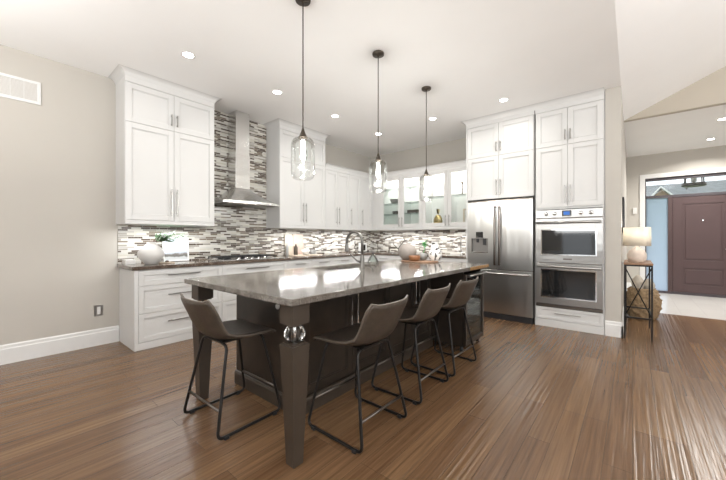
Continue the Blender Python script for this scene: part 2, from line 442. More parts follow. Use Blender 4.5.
# right wall of the great room with three windows
def wall_with_windows(name, axis, plane, thick, a0, a1, zt, wins):
    mb = MB(); z0, z1 = 0.5, 3.0
    def bx(p, q, r, t):
        if q - p < 1e-4: return
        if axis == 'x': mb.box(p, q, plane, plane+thick, r, t)
        else: mb.box(plane, plane+thick, p, q, r, t)
    bx(a0, a1, 0, z0); bx(a0, a1, z1, zt)
    prev = a0
    for w0, w1 in wins: bx(prev, w0, z0, z1); prev = w1
    bx(prev, a1, z0, z1)
    return structure(mb.build(name, M['wall']))
wall_with_windows('wall_right', 'x', -7, 0.12, -4, XG, CH, [(-3.2, -1.2), (-0.4, 1.6), (2.4, 4.4)])
wall_with_windows('wall_rear', 'y', -4.1, 0.1, -7, YA, CH, [(-5.9, -3.9), (-3.0, -1.0), (0.1, 2.1)])
structure(MB().extrude_profile([(YS, CH), (yr, zr), (-7, CH)], 'x', -4.1, -4).build('wall_rear', M['wall']))
# entry wall around the door opening
OY0, OY1, OZ = -2.20, -0.215, 2.57
structure(MB().box(XE, XE+0.14, OY1, YS, 0, CH).box(XE, XE+0.14, -3.4, OY0, 0, CH).box(XE, XE+0.14, OY0, OY1, OZ, CH).build('wall_entry', M['wall']))

def baseboard(name, axis, plane, sgn, a0, a1, h=0.19):
    # profile: plain board with eased cap
    t = 0.018
    pf = [(plane, 0), (plane+sgn*t, 0), (plane+sgn*t, h-0.045), (plane+sgn*(t-0.006), h-0.035), (plane+sgn*(t-0.006), h-0.012), (plane+sgn*0.004, h), (plane, h)]
    return structure(MB().extrude_profile(pf, axis, a0, a1).build(name, M['trim']))
baseboard('baseboard_left', 'x', YA, -1, -4, 1.085)
baseboard('baseboard_end', 'y', XJ, -1, YS-0.018, 0.268)
baseboard('baseboard_side', 'x', YS, -1, XJ-0.018, XE)
baseboard('baseboard_entry', 'y', XE, -1, -0.105, YS)
structure(MB().box(XE-0.02, XE, OY1, OY1+0.095, 0, OZ+0.095, 0.003).box(XE-0.02, XE, OY0-0.095, OY0, 0, OZ+0.095, 0.003)
          .box(XE-0.02, XE, OY0, OY1, OZ, OZ+0.095, 0.003).build('trim_1', M['trim']))
# tiled backsplash
structure(MB().box(1.075, XB, YA-0.008, YA, 0.92, 1.405).box(2.055, 3.105, YA-0.008, YA, 1.405, CH).build('wall_backsplash_left', M['tile_left']))
structure(MB().box(XB-0.008, XB, 2.07, YA-0.008, 0.92, 1.405).build('wall_backsplash_back', M['tile_back']))

# great room windows
def window(name, axis, plane, a0, a1):
    z0, z1 = 0.5, 3.0
    mb = MB()
    def bx(m, p, q, r, t, d0=-0.02, d1=0.10):
        if axis == 'x': m.box(p, q, plane+d0+0.02, plane+d1+0.02, r, t)
        else: m.box(plane+d0, plane+d1, p, q, r, t)
    for p, q, r, t in ((a0, a0+.07, z0, z1), (a1-.07, a1, z0, z1), (a0+.07, a1-.07, z0, z0+.07), (a0+.07, a1-.07, z1-.07, z1), ((a0+a1)/2-.03, (a0+a1)/2+.03, z0+.07, z1-.07)):
        bx(mb, p, q, r, t, 0, 0.08)
    return structure(mb.build(name, M['trim']))
for i, (a, b_) in enumerate([(-3.2, -1.2), (-0.4, 1.6), (2.4, 4.4)]): window('window_%d' % (i+1), 'x', -7, a, b_)
for i, (a, b_) in enumerate([(-5.9, -3.9), (-3.0, -1.0), (0.1, 2.1)]): window('window_%d' % (i+4), 'y', -4.1, a, b_)

# front door unit with sidelights and transom
door = bpy.data.objects.new('door_1', None); COL.objects.link(door); door.location = (XE+0.06, (OY0+OY1)/2, 0); structure(door, 'aubergine front door with frosted sidelight and clear transom')
fx0, fx1 = XE+0.03, XE+0.10
mb = MB()
mb.box(fx0, fx1, OY0, OY1, OZ-0.06, OZ).box(fx0, fx1, OY0, OY1, 2.12, 2.175)
mb.box(fx0, fx1, OY1-0.02, OY1, 0, OZ).box(fx0, fx1, OY0, OY0+0.02, 0, OZ).box(fx0, fx1, OY0, OY1, 0, 0.05)
mb.build('door_frame', M['frame_dark'], door)
MB().box(fx0-0.004, fx1, -0.665, -0.595, 0.05, 2.12, 0.003).build('jamb', M['door'], door)
MB().box(fx0-0.004, fx1, -1.68, -1.61, 0.05, 2.12, 0.003).build('jamb', M['door'], door)
mb = MB()
def raised_panel_slab(mb, y0, y1, z0, z1, panels):
    x0 = fx0+0.01; x1 = fx1-0.01
    mb.box(x0+0.012, x1, y0, y1, z0, z1)
    ys = [y0, panels[0][0], panels[0][1], y1]
    mb.box(x0, x0+0.014, y0, panels[0][0], z0, z1, 0.002); mb.box(x0, x0+0.014, panels[0][1], y1, z0, z1, 0.002)
    zz = z0
    for p in sorted(panels, key=lambda q: q[2]):
        mb.box(x0, x0+0.014, p[0], p[1], zz, p[2], 0.002); zz = p[3]
        mb.box(x0+0.002, x0+0.014, p[0]+0.035, p[1]-0.035, p[2]+0.035, p[3]-0.035, 0.006)
    mb.box(x0, x0+0.014, panels[0][0], panels[0][1], zz, z1, 0.002)
raised_panel_slab(mb, -1.607, -0.668, 0.055, 2.118, [(-1.43, -0.83, 0.74, 1.96), (-1.43, -0.83, 0.22, 0.58)])
slab = mb.build('door_slab', M['door'], door)
tag(MB().lathe([(0, 0), (0.018, 0), (0.018, 0.01), (0.012, 0.016), (0, 0.016)], (0, 0, 0), 16).build('tmp', M['chrome']), None)
bpy.data.objects.remove(bpy.data.objects['tmp'])
b = MB().box(fx0-0.006, fx0+0.012, -1.145, -1.115, 1.585, 1.615, 0.005); b.build('peephole', M['chrome'], slab)
b = MB().tube([(fx0+0.012, -1.55, 1.0), (fx0-0.05, -1.55, 1.0), (fx0-0.05, -1.44, 1.0)], 0.011); b.build('door_handle', M['nickel'], slab)
MB().box(fx0+0.03, fx0+0.04, -0.595, OY1-0.02, 0.05, 2.12).build('frosted_sidelight', M['frosted'], door)
MB().box(fx0+0.03, fx0+0.04, OY0+0.02, -1.68, 0.05, 2.12).build('frosted_sidelight', M['frosted'], door)
MB().box(fx0+0.03, fx0+0.04, OY0+0.02, OY1-0.02, 2.175, OZ-0.06).build('transom_pane', M['glass'], door)

# outside: porch, lawn, neighbouring house
structure(MB().box(11.6, 60, -40, 40, -0.5, -0.3).build('ground', M['grass']))
structure(MB().box(XE+0.14, 11.7, -3.6, 1.2, 2.86, 2.96).build('porch_ceiling', M['trim']))
h = thing('neighbouring_house', (33, -6, -0.3), 'grey-roofed house with a small tan gable, seen through the glass above the front door', 'house')
MB().box(30.4, 38, -16, 3, -0.3, 3.95).build('wall', M['brick'], h)
MB().extrude_profile([(29.8, 3.9), (34.2, 5.35), (38.6, 3.9), (38.6, 3.75), (34.2, 5.2), (29.8, 3.75)], 'y', -16.5, -0.6).build('roof', M['roof'], h)
g = MB().extrude_profile([(-0.95, 3.85), (-1.45, 4.42), (-1.95, 3.85)], 'x', 28.9, 30.4).build('gable', M['brick'], h)
MB().extrude_profile([(-0.7, 3.72), (-1.4, 4.62), (-2.25, 3.72), (-2.12, 3.72), (-1.4, 4.5), (-0.86, 3.72)], 'x', 28.6, 30.6).build('rake_trim', M['trim'], g)
MB().lathe([(0.05, 0), (0.05, 0.5), (0.08, 0.5), (0.08, 0.6)], (32, -2.9, 4.4), 10).build('vent_pipe', M['grey'], h)
ln = thing('porch_lantern', (10.8, -1.10, 2.50), 'black porch light hanging outside the glass above the front door', 'light')
mb = MB()
for sx in (-.13, .13):
    for sy in (-.15, .15): MB().tube([(10.8+sx, -1.10+sy, 2.50), (10.8+sx*.9, -1.10+sy*.9, 2.86)], 0.012, 6).build('rod', M['black_metal'], ln)
MB().lathe([(0.19, 0), (0.21, 0.01), (0.21, 0.06), (0.19, 0.07), (0.05, 0.09)], (10.8, -1.10, 2.44), 24).build('ring', M['black_metal'], ln)
MB().lathe([(0.0, 0), (0.05, 0.02), (0.05, 0.12), (0.0, 0.14)], (10.8, -1.10, 2.53), 12).build('lamp', M['ceramic'], ln)

# ------------------------------------------------------------------ cabinet helpers
def fb(mb, face, F, a0, a1, o0, o1, z0, z1, bev=0):
    """box on a front plane: face 'A' looks to -y at y=F, face 'B' looks to -x at x=F; o = distance out of the plane"""
    if face == 'A': mb.box(a0, a1, F-o1, F-o0, z0, z1, bev)
    else: mb.box(F-o1, F-o0, a0, a1, z0, z1, bev)
    return mb
def shaker(face, F, a0, a1, z0, z1, name, parent, mat=None, st=0.062, glass=False):
    mat = mat or M['cabinet']; g = 0.002; t = 0.02
    a0 += g; a1 -= g; z0 += g; z1 -= g
    st = min(st, (z1-z0)*0.3)
    mb = MB()
    fb(mb, face, F, a0, a0+st, 0, t, z0, z1, 0.0015); fb(mb, face, F, a1-st, a1, 0, t, z0, z1, 0.0015)
    fb(mb, face, F, a0+st, a1-st, 0, t, z0, z0+st, 0.0015); fb(mb, face, F, a0+st, a1-st, 0, t, z1-st, z1, 0.0015)
    if not glass:
        fb(mb, face, F, a0+st-.002, a1-st+.002, 0, 0.007, z0+st-.002, z1-st+.002)
        # inner bead
        for p, q, r, s_ in ((a0+st, a0+st+.01, z0+st, z1-st), (a1-st-.01, a1-st, z0+st, z1-st), (a0+st, a1-st, z0+st, z0+st+.01), (a0+st, a1-st, z1-st-.01, z1-st)):
            fb(mb, face, F, p, q, 0.006, 0.013, r, s_, 0.002)
    d = mb.build(name, mat, parent)
    if glass:
        fb(MB(), face, F, a0+st-.004, a1-st+.004, 0.008, 0.012, z0+st-.004, z1-st+.004).build('glass_pane', M['pane'], d)
    return d
def pull(face, F, a, z, ln, vert, parent, mat=None, t=0.02, d=0.032, label=None):
    mat = mat or M['nickel']; mb = MB(); w = 0.006
    if vert:
        fb(mb, face, F, a-w, a+w, t+d-0.010, t+d, z-ln/2, z+ln/2, 0.002)
        for zz in (z-ln*0.38, z+ln*0.38): fb(mb, face, F, a-w*.8, a+w*.8, t, t+d-0.009, zz-w, zz+w)
    else:
        fb(mb, face, F, a-ln/2, a+ln/2, t+d-0.010, t+d, z-w, z+w, 0.002)
        for aa in (a-ln*0.38, a+ln*0.38): fb(mb, face, F, aa-w, aa+w, t, t+d-0.009, z-w*.8, z+w*.8)
    return mb.build('handle', mat, parent)
def crown(face, F, a0, a1, z0, z1, proj, parent, wall, left=True, right=True):
    """crown moulding along the front with returns along the sides"""
    mb = MB(); n = 5
    def prof(k):   # cove, 0..1 bottom to top
        t = k/n
        return (proj*(1-math.cos(t*PI/2))*0.9 + proj*0.1*(k > 0), z0 + (z1-z0)*math.sin(t*PI/2)*1.0 if k < n else z1)
    pf = [prof(k) for k in range(n+1)]
    b = bmesh.new()
    def P(a, o, z): return (a, F-o, z) if face == 'A' else (F-o, a, z)
    depth = abs(wall-F)-.003
    rows = []
    for o, z in pf:
        ol = o if left else 0; orr = o if right else 0
        row = [P(a0-ol, -depth, z), P(a0-ol, o, z), P(a1+orr, o, z), P(a1+orr, -depth, z)]
        rows.append([b.verts.new(v) for v in row])
    for A, B in zip(rows, rows[1:]):
        for k in range(3): b.faces.new((A[k], A[k+1], B[k+1], B[k]))
        b.faces.new((A[3], A[0], B[0], B[3]))
    b.faces.new(rows[0]); b.faces.new(rows[-1])
    bmesh.ops.recalc_face_normals(b, faces=b.faces)
    mb.merge(b)
    return mb.build('crown_moulding', M['cabinet'], parent)
def center(face, F, wall, a0, a1, z):
    return ((a0+a1)/2, (F+wall)/2, z) if face == 'A' else ((F+wall)/2, (a0+a1)/2, z)

# ------------------------------------------------------------------ wall cabinets, left wall (front y=4.33)
FA = 4.35; ZB = 1.39; TOPZ = 2.60
def tall_upper(a0, a1, label, left, right):
    t = thing('wall_cabinet', center('A', FA, YA, a0, a1, ZB), label, 'cabinet', 'white wall cabinets')
    fb(MB(), 'A', FA, a0, a1, -(YA-FA)+.001, 0, ZB, CH-0.05).build('carcass', M['cabinet'], t)
    mid = (a0+a1)/2; e = 0.045
    fb(MB(), 'A', FA, a0, a1, 0, 0.02, ZB, ZB+0.045, .002).build('light_rail', M['cabinet'], t)
    fb(MB(), 'A', FA, a0, a1, 0, 0.02, 2.985, CH-0.05, .002).build('frieze', M['cabinet'], t)
    for p, q, s in ((a0, mid, 1), (mid, a1, -1)):
        d = shaker('A', FA, p, q, 1.437, 2.54, 'door', t)
        pull('A', FA, mid-s*0.032, 1.66, 0.33, True, d)
        d = shaker('A', FA, p, q, 2.54, 2.983, 'door', t)
        pull('A', FA, mid-s*0.032, 2.665, 0.14, True, d)
    crown('A', FA-0.02, a0, a1, CH-0.066, CH-0.001, 0.075, t, YA, left, right)
    return t
tall_upper(1.055, 2.055, 'tall white wall cabinet left of the steel range hood, above the round white vase', True, True)
tall_upper(3.105, 4.105, 'tall white wall cabinet reaching the ceiling just right of the range hood', True, True)
def short_upper(a0, a1, doors, label, body_end=None, crown_right=False):
    be = body_end or a1
    t = thing('wall_cabinet', center('A', FA, YA, a0, a1, ZB), label, 'cabinet', 'white wall cabinets')
    fb(MB(), 'A', FA, a0, be-0.0005, -(YA-FA)+.001, 0, ZB, TOPZ-0.06).build('carcass', M['cabinet'], t)
    fb(MB(), 'A', FA, a0, a1, 0, 0.02, ZB, ZB+0.045, .002).build('light_rail', M['cabinet'], t)
    fb(MB(), 'A', FA, a0, a1, 0, 0.02, 2.49, TOPZ-0.06, .002).build('frieze', M['cabinet'], t)
    for p, q, ha in doors:
        d = shaker('A', FA, p, q, 1.437, 2.488, 'door', t, st=0.055)
        if ha: pull('A', FA, ha, 1.65, 0.33, True, d)
    crown('A', FA-0.02, a0, a1-(0.0 if crown_right else 0.001), TOPZ-0.062, TOPZ, 0.045, t, YA, False, False)
    return t
short_upper(4.106, 4.76, [(4.106, 4.42, 4.385), (4.42, 4.76, 4.455)], 'short white two-door wall cabinet beside the tall one, its handles meeting in the middle')
short_upper(4.761, 5.10, [(4.761, 5.10, 4.80)], 'narrow white single-door wall cabinet, second from the corner behind the faucet')
short_upper(5.101, 5.50, [(5.101, 5.45, 5.145)], 'narrow white single-door wall cabinet in the corner next to the glass doors', body_end=XB-0.001)

# glass-front cabinets on the back wall (front x=5.52)
FB = 5.54
def glass_upper(a0, a1, split, doors_end, shelves, label):
    t = thing('glass_cabinet', center('B', FB, XB, a0, a1, ZB), label, 'cabinet', 'white glass-front wall cabinets')
    mb = MB(); w = 0.018
    x1 = XB-0.001
    mb.box(FB, x1, a0, a0+w, ZB+.001, TOPZ-0.06).box(FB, x1, a1-w, a1, ZB+.001, TOPZ-0.06)
    mb.box(FB, x1, a0+w, a1-w, ZB+.001, ZB+0.04).box(FB, x1, a0+w, a1-w, TOPZ-0.08, TOPZ-0.06)
    mb.box(x1-0.012, x1, a0+w, a1-w, ZB+.04, TOPZ-0.08)
    mb.box(FB, x1-0.012, split-0.009, split+0.009, ZB+0.04, TOPZ-0.08)
    mb.build('carcass', M['cabinet'], t)
    fb(MB(), 'B', FB, a0, a1, 0, 0.02, ZB, ZB+0.045, .002).build('light_rail', M['cabinet'], t)
    fb(MB(), 'B', FB, a0, a1, 0, 0.02, 2.49, TOPZ-0.06, .002).build('frieze', M['cabinet'], t)
    for p, q, s in ((a0, split, -1), (split, doors_end, 1)):
        d = shaker('B', FB, p, q, 1.437, 2.488, 'door', t, st=0.07, glass=True)
        pull('B', FB, split+s*0.035, 1.55, 0.2, True, d)
    if doors_end < a1: fb(MB(), 'B', FB, doors_end, a1, 0, 0.02, 1.437, 2.49).build('filler_strip', M['cabinet'], t)
    crown('B', FB-0.02, a0, a1, TOPZ-0.062, TOPZ, 0.045, t, XB, False, False)
    for p, q, zs in ((a0+w, split-.009, shelves[0]), (split+.009, a1-w, shelves[1])):
        for z in zs:
            MB().box(FB+0.02, x1-0.013, p, q, z-0.008, z).build('glass_shelf', M['shelf_glass'], t)
        area_light('cabinet_light', (5.70, (p+q)/2, TOPZ-0.085), (0, 0, 0), 0.16, 0.3, 9.5, (1, 0.97, 0.92), parent=t)
    return t
glass_upper(2.072, 3.125, 2.60, 3.125, ([2.02], [2.02]), 'white glass-front cabinet beside the fridge, with the gold pineapple inside')
glass_upper(3.126, 4.348, 3.61, 4.12, ([1.73, 1.95, 2.27], [1.73, 1.95, 2.27]), 'white glass-front cabinet nearest the corner, with dark bowls inside')

# ------------------------------------------------------------------ fridge and oven cabinets (front x=5.08)
FT = 5.10
t = thing('fridge_cabinet', (5.49, 1.56, 0), 'tall white cabinet surrounding and topping the steel fridge', 'cabinet')
MB().box(FT, XB-.004, 1.075, 2.07, 1.85, CH-.05).build('carcass', M['cabinet'], t)
MB().box(FT-0.02, XB-.001, 2.046, 2.0715, 0, 1.85).build('side_panel', M['cabinet'], t)
for p, q, s in ((1.082, 1.566, 1), (1.566, 2.05, -1)):
    d = shaker('B', FT, p, q, 1.83, 2.49, 'door', t); pull('B', FT, 1.566-s*0.03, 2.00, 0.24, True, d)
    d = shaker('B', FT, p, q, 2.49, 2.985, 'door', t); pull('B', FT, 1.566-s*0.03, 2.62, 0.15, True, d)
MB().box(FT-0.02, FT, 1.075, 2.07, 2.987, CH-.05, .002).box(FT-0.02, FT, 2.052, 2.07, 1.85, 2.987).build('frieze', M['cabinet'], t)
crown('B', FT-0.02, 1.075, 2.07, CH-0.066, CH-.001, 0.075, t, XB, False, True)

t = thing('oven_cabinet', (5.49, 0.67, 0), 'tall white cabinet housing the double wall oven, drawer below', 'cabinet')
mb = MB()
mb.box(FT, XB-.004, 0.275, 1.060, 1.625, CH-.05).box(FT, XB-.004, 0.275, 1.064, 0.0, 0.27)
mb.box(FT, XB-.004, 0.275, 0.295, 0.27, 1.625).box(FT, XB-.001, 1.046, 1.064, 0.27, 1.625).box(XB-.02, XB-.001, 0.295, 1.046, 0.27, 1.625)
mb.build('carcass', M['cabinet'], t)
MB().box(FT-0.008, FT, 1.064, 1.0749, 0, CH-0.06).build('gap_shadow', M['gap'], t)  # dark-coloured strip standing in for the shadow between the two tall cabinets
for p, q, s in ((0.285, 0.67, 1), (0.67, 1.055, -1)):
    d = shaker('B', FT, p, q, 1.65, 2.49, 'door', t); pull('B', FT, 0.67-s*0.03, 1.82, 0.24, True, d)
    d = shaker('B', FT, p, q, 2.49, 2.985, 'door', t); pull('B', FT, 0.67-s*0.03, 2.62, 0.14, True, d)
MB().box(FT-0.02, FT, 0.275, 1.064, 2.987, CH-.05, .002).build('frieze', M['cabinet'], t)
d = shaker('B', FT, 0.285, 1.055, 0.105, 0.272, 'drawer', t, st=0.03); pull('B', FT, 0.67, 0.20, 0.30, False, d)
MB().box(FT-0.018, FT, 0.275, 1.064, 0, 0.10, .002).build('kick_board', M['cabinet'], t)
crown('B', FT-0.02, 0.275, 1.0745, CH-0.066, CH-.001, 0.075, t, XB, False, False)

# ------------------------------------------------------------------ refrigerator
fr = thing('refrigerator', (5.45, 1.565, 0), 'stainless steel french-door refrigerator with ice and water dispenser', 'refrigerator')
FX = 5.055
MB().box(FX+0.06, XB-.03, 1.09, 2.035, 0.0, 1.79, 0.004).build('body', M['dark_steel'], fr)
dl = MB()
# left door with dispenser opening: y 1.571..2.035
ya, yb, za, zb = 1.714, 1.975, 1.0, 1.225
def dbox(m, y0, y1, z0, z1, b=0.0): m.box(FX, FX+0.055, y0, y1, z0, z1, b)
dbox(dl, 1.571, ya, 0.755, 1.79); dbox(dl, yb, 2.037, 0.755, 1.79); dbox(dl, ya, yb, 0.755, za); dbox(dl, ya, yb, zb, 1.79)
dl.box(FX+0.05, FX+0.055, ya, yb, za, zb)
dleft = dl.build('door', M['steel'], fr)
MB().box(FX+.004, FX+.0495, ya+.0005, ya+.006, za+.01, zb-.001).box(FX+.004, FX+.0495, yb-.006, yb-.0005, za+.01, zb-.001).box(FX+.044, FX+.0495, ya+.006, yb-.006, za+.01, zb-.001).box(FX+.004, FX+.044, ya+.006, yb-.006, zb-.008, zb-.001).build('dispenser_recess', M['recess'], dleft)
MB().box(FX-0.004, FX+0.002, 1.79, 1.90, 1.232, 1.325, 0.002).build('dispenser_display', M['oven_glass'], dleft)
MB().box(FX+0.02, FX+0.05, 1.76, 1.80, 1.12, 1.225).box(FX+0.015, FX+0.05, 1.87, 1.90, 1.16, 1.225).build('dispenser_spout', M['black'], dleft)
MB().box(FX, FX+0.05, ya, yb, za-0.004, za+0.008).build('drip_tray', M['chrome'], dleft)
dright = MB().box(FX, FX+0.055, 1.088, 1.567, 0.755, 1.79, 0.003).build('door', M['steel'], fr)
dfz = MB().box(FX, FX+0.055, 1.088, 2.037, 0.09, 0.742, 0.003).build('freezer_drawer', M['steel'], fr)
for yy, par in ((1.535, dright), (1.603, dleft)):
    MB().tube([(FX, yy, 0.83), (FX-0.05, yy, 0.83), (FX-0.055, yy, 0.85), (FX-0.055, yy, 1.68), (FX-0.05, yy, 1.70), (FX, yy, 1.70)], 0.014, 10).build('handle', M['dark_steel'], par)
MB().tube([(FX, 1.13, 0.695), (FX-0.05, 1.13, 0.695), (FX-0.055, 1.15, 0.695), (FX-0.055, 1.975, 0.695), (FX-0.05, 1.995, 0.695), (FX, 1.995, 0.695)], 0.014, 10).build('handle', M['nickel'], dfz)
MB().box(FX+0.005, FX+0.06, 1.09, 2.035, 0.0, 0.085).build('base_grille', M['black'], fr)
MB().box(FX-0.002, FX, 1.12, 1.24, 1.735, 1.752).build('badge', M['dark_steel'], dright)
# hinge covers on top
MB().box(FX+0.01, FX+0.12, 1.09, 2.035, 1.79, 1.81, 0.003).build('hinge_cover', M['dark_steel'], fr)

# ------------------------------------------------------------------ double wall oven
ov = thing('double_wall_oven', (5.45, 0.67, 0.272), 'stainless steel double wall oven with blue display, in the white cabinet', 'oven')
OX = 5.062
MB().box(OX+0.035, XB-.03, 0.297, 1.044, 0.272, 1.615).build('body', M['dark_steel'], ov)
cp = MB().box(OX+0.004, OX+0.034, 0.29, 1.052, 1.505, 1.615, 0.003).build('control_panel', M['steel_h'], ov)
MB().box(OX+0.001, OX+0.004, 0.625, 0.735, 1.522, 1.60, 0.001).build('display_frame', M['oven_glass'], cp)
MB().box(OX-0.001, OX+0.001, 0.645, 0.715, 1.54, 1.585).build('display', M['display'], cp)
for y in (0.92, 0.82, 0.52, 0.41):
    MB().lathe([(0, 0), (0.026, 0), (0.026, 0.004), (0.021, 0.008), (0.019, 0.032), (0.015, 0.036), (0, 0.036)], (OX+0.004, y, 1.56), 20, axis='x').build('knob', M['chrome'], cp)
for o in [o for o in cp.children if o.name.startswith('knob')]:
    # lathe axis x points to +x; mirror outwards
    for v in o.data.vertices: v.co.x = 2*(OX+0.004 - wloc(cp).x) - v.co.x if False else v.co.x
def oven_door(z0, z1, w0, w1, zh):
    y0, y1 = 0.29, 1.052; wy0, wy1 = 0.365, 0.975
    mb = MB(); X0, X1 = OX, OX+0.034
    mb.box(X0, X1, y0, wy0, z0, z1, .002).box(X0, X1, wy1, y1, z0, z1, .002).box(X0, X1, wy0, wy1, z0, w0, .002).box(X0, X1, wy0, wy1, w1, z1, .002)
    d = mb.build('oven_door', M['steel_h'], ov)
    fm = MB(); f = 0.014
    fm.box(X0-.003, X0+.004, wy0-f, wy0, w0-f, w1+f).box(X0-.003, X0+.004, wy1, wy1+f, w0-f, w1+f).box(X0-.003, X0+.004, wy0, wy1, w0-f, w0).box(X0-.003, X0+.004, wy0, wy1, w1, w1+f)
    fm.build('window_bezel', M['chrome'], d)
    MB().box(X0+.006, X0+.012, wy0, wy1, w0, w1).build('oven_window', M['oven_glass'], d)
    MB().tube([(X0, 0.33, zh), (X0-0.045, 0.33, zh)], 0.012, 10).tube([(X0, 1.012, zh), (X0-0.045, 1.012, zh)], 0.012, 10).tube([(X0-0.045, 0.305, zh), (X0-0.045, 1.037, zh)], 0.016, 12).build('handle', M['nickel'], d)
    return d
du = oven_door(0.892, 1.492, 1.01, 1.335, 1.44)
MB().box(OX-.002, OX, 0.62, 0.72, 0.935, 0.955).build('badge', M['dark_steel'], du)
oven_door(0.325, 0.882, 0.425, 0.79, 0.84)
MB().box(OX+0.01, OX+0.034, 0.29, 1.052, 0.275, 0.318, .002).build('vent_trim', M['dark_steel'], ov)
for o in [o for o in cp.children if o.name.startswith('knob')]:
    c = OX+0.004 - wloc(cp).x
    for v in o.data.vertices: v.co.x = 2*c - v.co.x

# ------------------------------------------------------------------ base cabinets
BA = 4.15
ba_group = 'white base cabinets'
def base_unit(face, F, wall, a0, a1, rows, label, end_panel=False, body0=None, body1=None):
    t = thing('base_cabinet', center(face, F, wall, a0, a1, 0), label, 'cabinet', ba_group)
    fb(MB(), face, F, body0 if body0 is not None else a0, body1 if body1 is not None else a1-.0005, -(abs(wall-F))+.001, 0, 0.0, 0.879).build('carcass', M['cabinet'], t)
    fb(MB(), face, F, a0, a1, 0, 0.018, 0, 0.08, .002).build('kick_board', M['cabinet'], t)
    if end_panel: fb(MB(), face, F, a0-0.001, a0+0.035, 0, 0.02, 0.08, 0.879).build('end_stile', M['cabinet'], t)
    s0 = a0 + (0.036 if end_panel else 0)
    for kind, z0, z1, cols in rows:
        w = (a1-s0)/cols
        for k in range(cols):
            p, q = s0+k*w, s0+(k+1)*w
            if kind == 'drawer':
                d = shaker(face, F, p, q, z0, z1, 'drawer', t, st=0.05)
                pull(face, F, (p+q)/2, z0+(z1-z0)*0.62, 0.36 if w > .7 else 0.2, False, d)
            else:
                d = shaker(face, F, p, q, z0, z1, 'door', t)
                ha = q-0.035 if (k % 2 == 0 and cols > 1) else p+0.035
                pull(face, F, ha, z1-0.2, 0.24, True, d)
    return t
DR = [('drawer', 0.70, 0.872, 1), ('drawer', 0.395, 0.70, 1), ('drawer', 0.083, 0.395, 1)]
base_unit('A', BA, YA, 1.09, 2.06, DR, 'white three-drawer base cabinet at the left end of the run, under the round vase', True)
base_unit('A', BA, YA, 2.06, 3.10, DR, 'white base cabinet below the gas cooktop, behind the island')
base_unit('A', BA, YA, 3.10, 4.10, [('drawer', 0.70, 0.872, 2), ('door', 0.083, 0.70, 2)], 'white base cabinet right of the cooktop, below the leaning boards')
base_unit('A', BA, YA, 4.10, 5.298, [('drawer', 0.70, 0.872, 2), ('door', 0.083, 0.70, 2)], 'white base cabinet nearest the corner, behind the island faucet', body1=XB-.001)
FBB = 5.32
base_unit('B', FBB, XB, 3.10, 4.128, [('drawer', 0.70, 0.872, 2), ('door', 0.083, 0.70, 2)], 'white base cabinet on the back wall near the corner, below the dark bowls', body1=4.149)
base_unit('B', FBB, XB, 2.073, 3.10, [('drawer', 0.70, 0.872, 2), ('door', 0.083, 0.70, 2)], 'white base cabinet on the back wall next to the fridge')
wt = MB().prism([(1.065, 4.105), (5.275, 4.105), (5.275, 2.073), (XB-.009, 2.073), (XB-.009, YA-.009), (1.065, YA-.009)], 0.88, 0.92, 0.003).build('worktop', M['granite_dark'], loc=(3.5, 4.4, 0.88))
tag(wt, 'L-shaped brown granite worktop along the two walls', 'worktop')

# under-cabinet led strips
def led(a, b, face, label):
    if face == 'A':
        o = MB().box(a, b, 4.445, 4.475, 1.378, 1.3895).build('led_strip', M['trim'], loc=((a+b)/2, 4.46, 1.384))
        area_light('led_light', ((a+b)/2, 4.46, 1.376), (math.radians(-6), 0, 0), b-a, 0.02, 8.5*(b-a), (0.97, 0.985, 1.0), parent=o)
    else:
        o = MB().box(5.64, 5.67, a, b, 1.378, 1.3905).build('led_strip', M['trim'], loc=(5.655, (a+b)/2, 1.384))
        area_light('led_light', (5.655, (a+b)/2, 1.376), (0, math.radians(6), 0), 0.02, b-a, 8.5*(b-a), (0.97, 0.985, 1.0), parent=o)
    tag(o, label, 'light', 'under-cabinet light strips')
led(1.15, 1.97, 'A', 'slim light strip under the tall cabinet left of the hood')
led(3.2, 4.0, 'A', 'slim light strip under the tall cabinet right of the hood')
led(4.2, 5.3, 'A', 'slim light strip under the short cabinets near the corner')
led(2.15, 3.05, 'B', 'slim light strip under the glass cabinet beside the fridge')
led(3.2, 4.2, 'B', 'slim light strip under the glass cabinet nearest the corner')

# ------------------------------------------------------------------ range hood
hd = thing('range_hood', (2.58, 4.5, 1.70), 'stainless steel chimney range hood with flared canopy on the tiled wall', 'range hood')
MB().box(2.436, 2.654, 4.467, YA-.009, 2.45, CH-.001, .003).build('upper_chimney', M['hood_steel'], hd)
MB().box(2.430, 2.660, 4.46, YA-.009, 1.955, 2.46, .003).build('lower_chimney', M['hood_steel'], hd)
b = bmesh.new(); rows = []; n = 10
for k in range(n+1):
    t_ = k/n; s = (1-t_)**1.35
    z = 1.742 + (1.965-1.742)*(t_**1.0)
    hw = 0.118 + (0.45-0.118)*s; yf = 4.455 - (4.455-4.24)*s; xc = 2.545+.035*s
    pts = []
    m_ = 12
    for j in range(m_+1):       # front edge bows slightly
        u = -1 + 2*j/m_
        pts.append((xc+u*hw, yf - 0.06*s*(1-u*u), z))
    pts += [(xc+hw, YA-.009, z), (xc-hw, YA-.009, z)]
    rows.append([b.verts.new(p) for p in pts])
for A, B in zip(rows, rows[1:]):
    L = len(A)
    for k in range(L): b.faces.new((A[k], A[(k+1) % L], B[(k+1) % L], B[k])).smooth = True
b.faces.new(rows[0]); b.faces.new(rows[-1]); bmesh.ops.recalc_face_normals(b, faces=b.faces)
mb = MB(); mb.merge(b); mb.build('canopy', M['hood_steel'], hd)
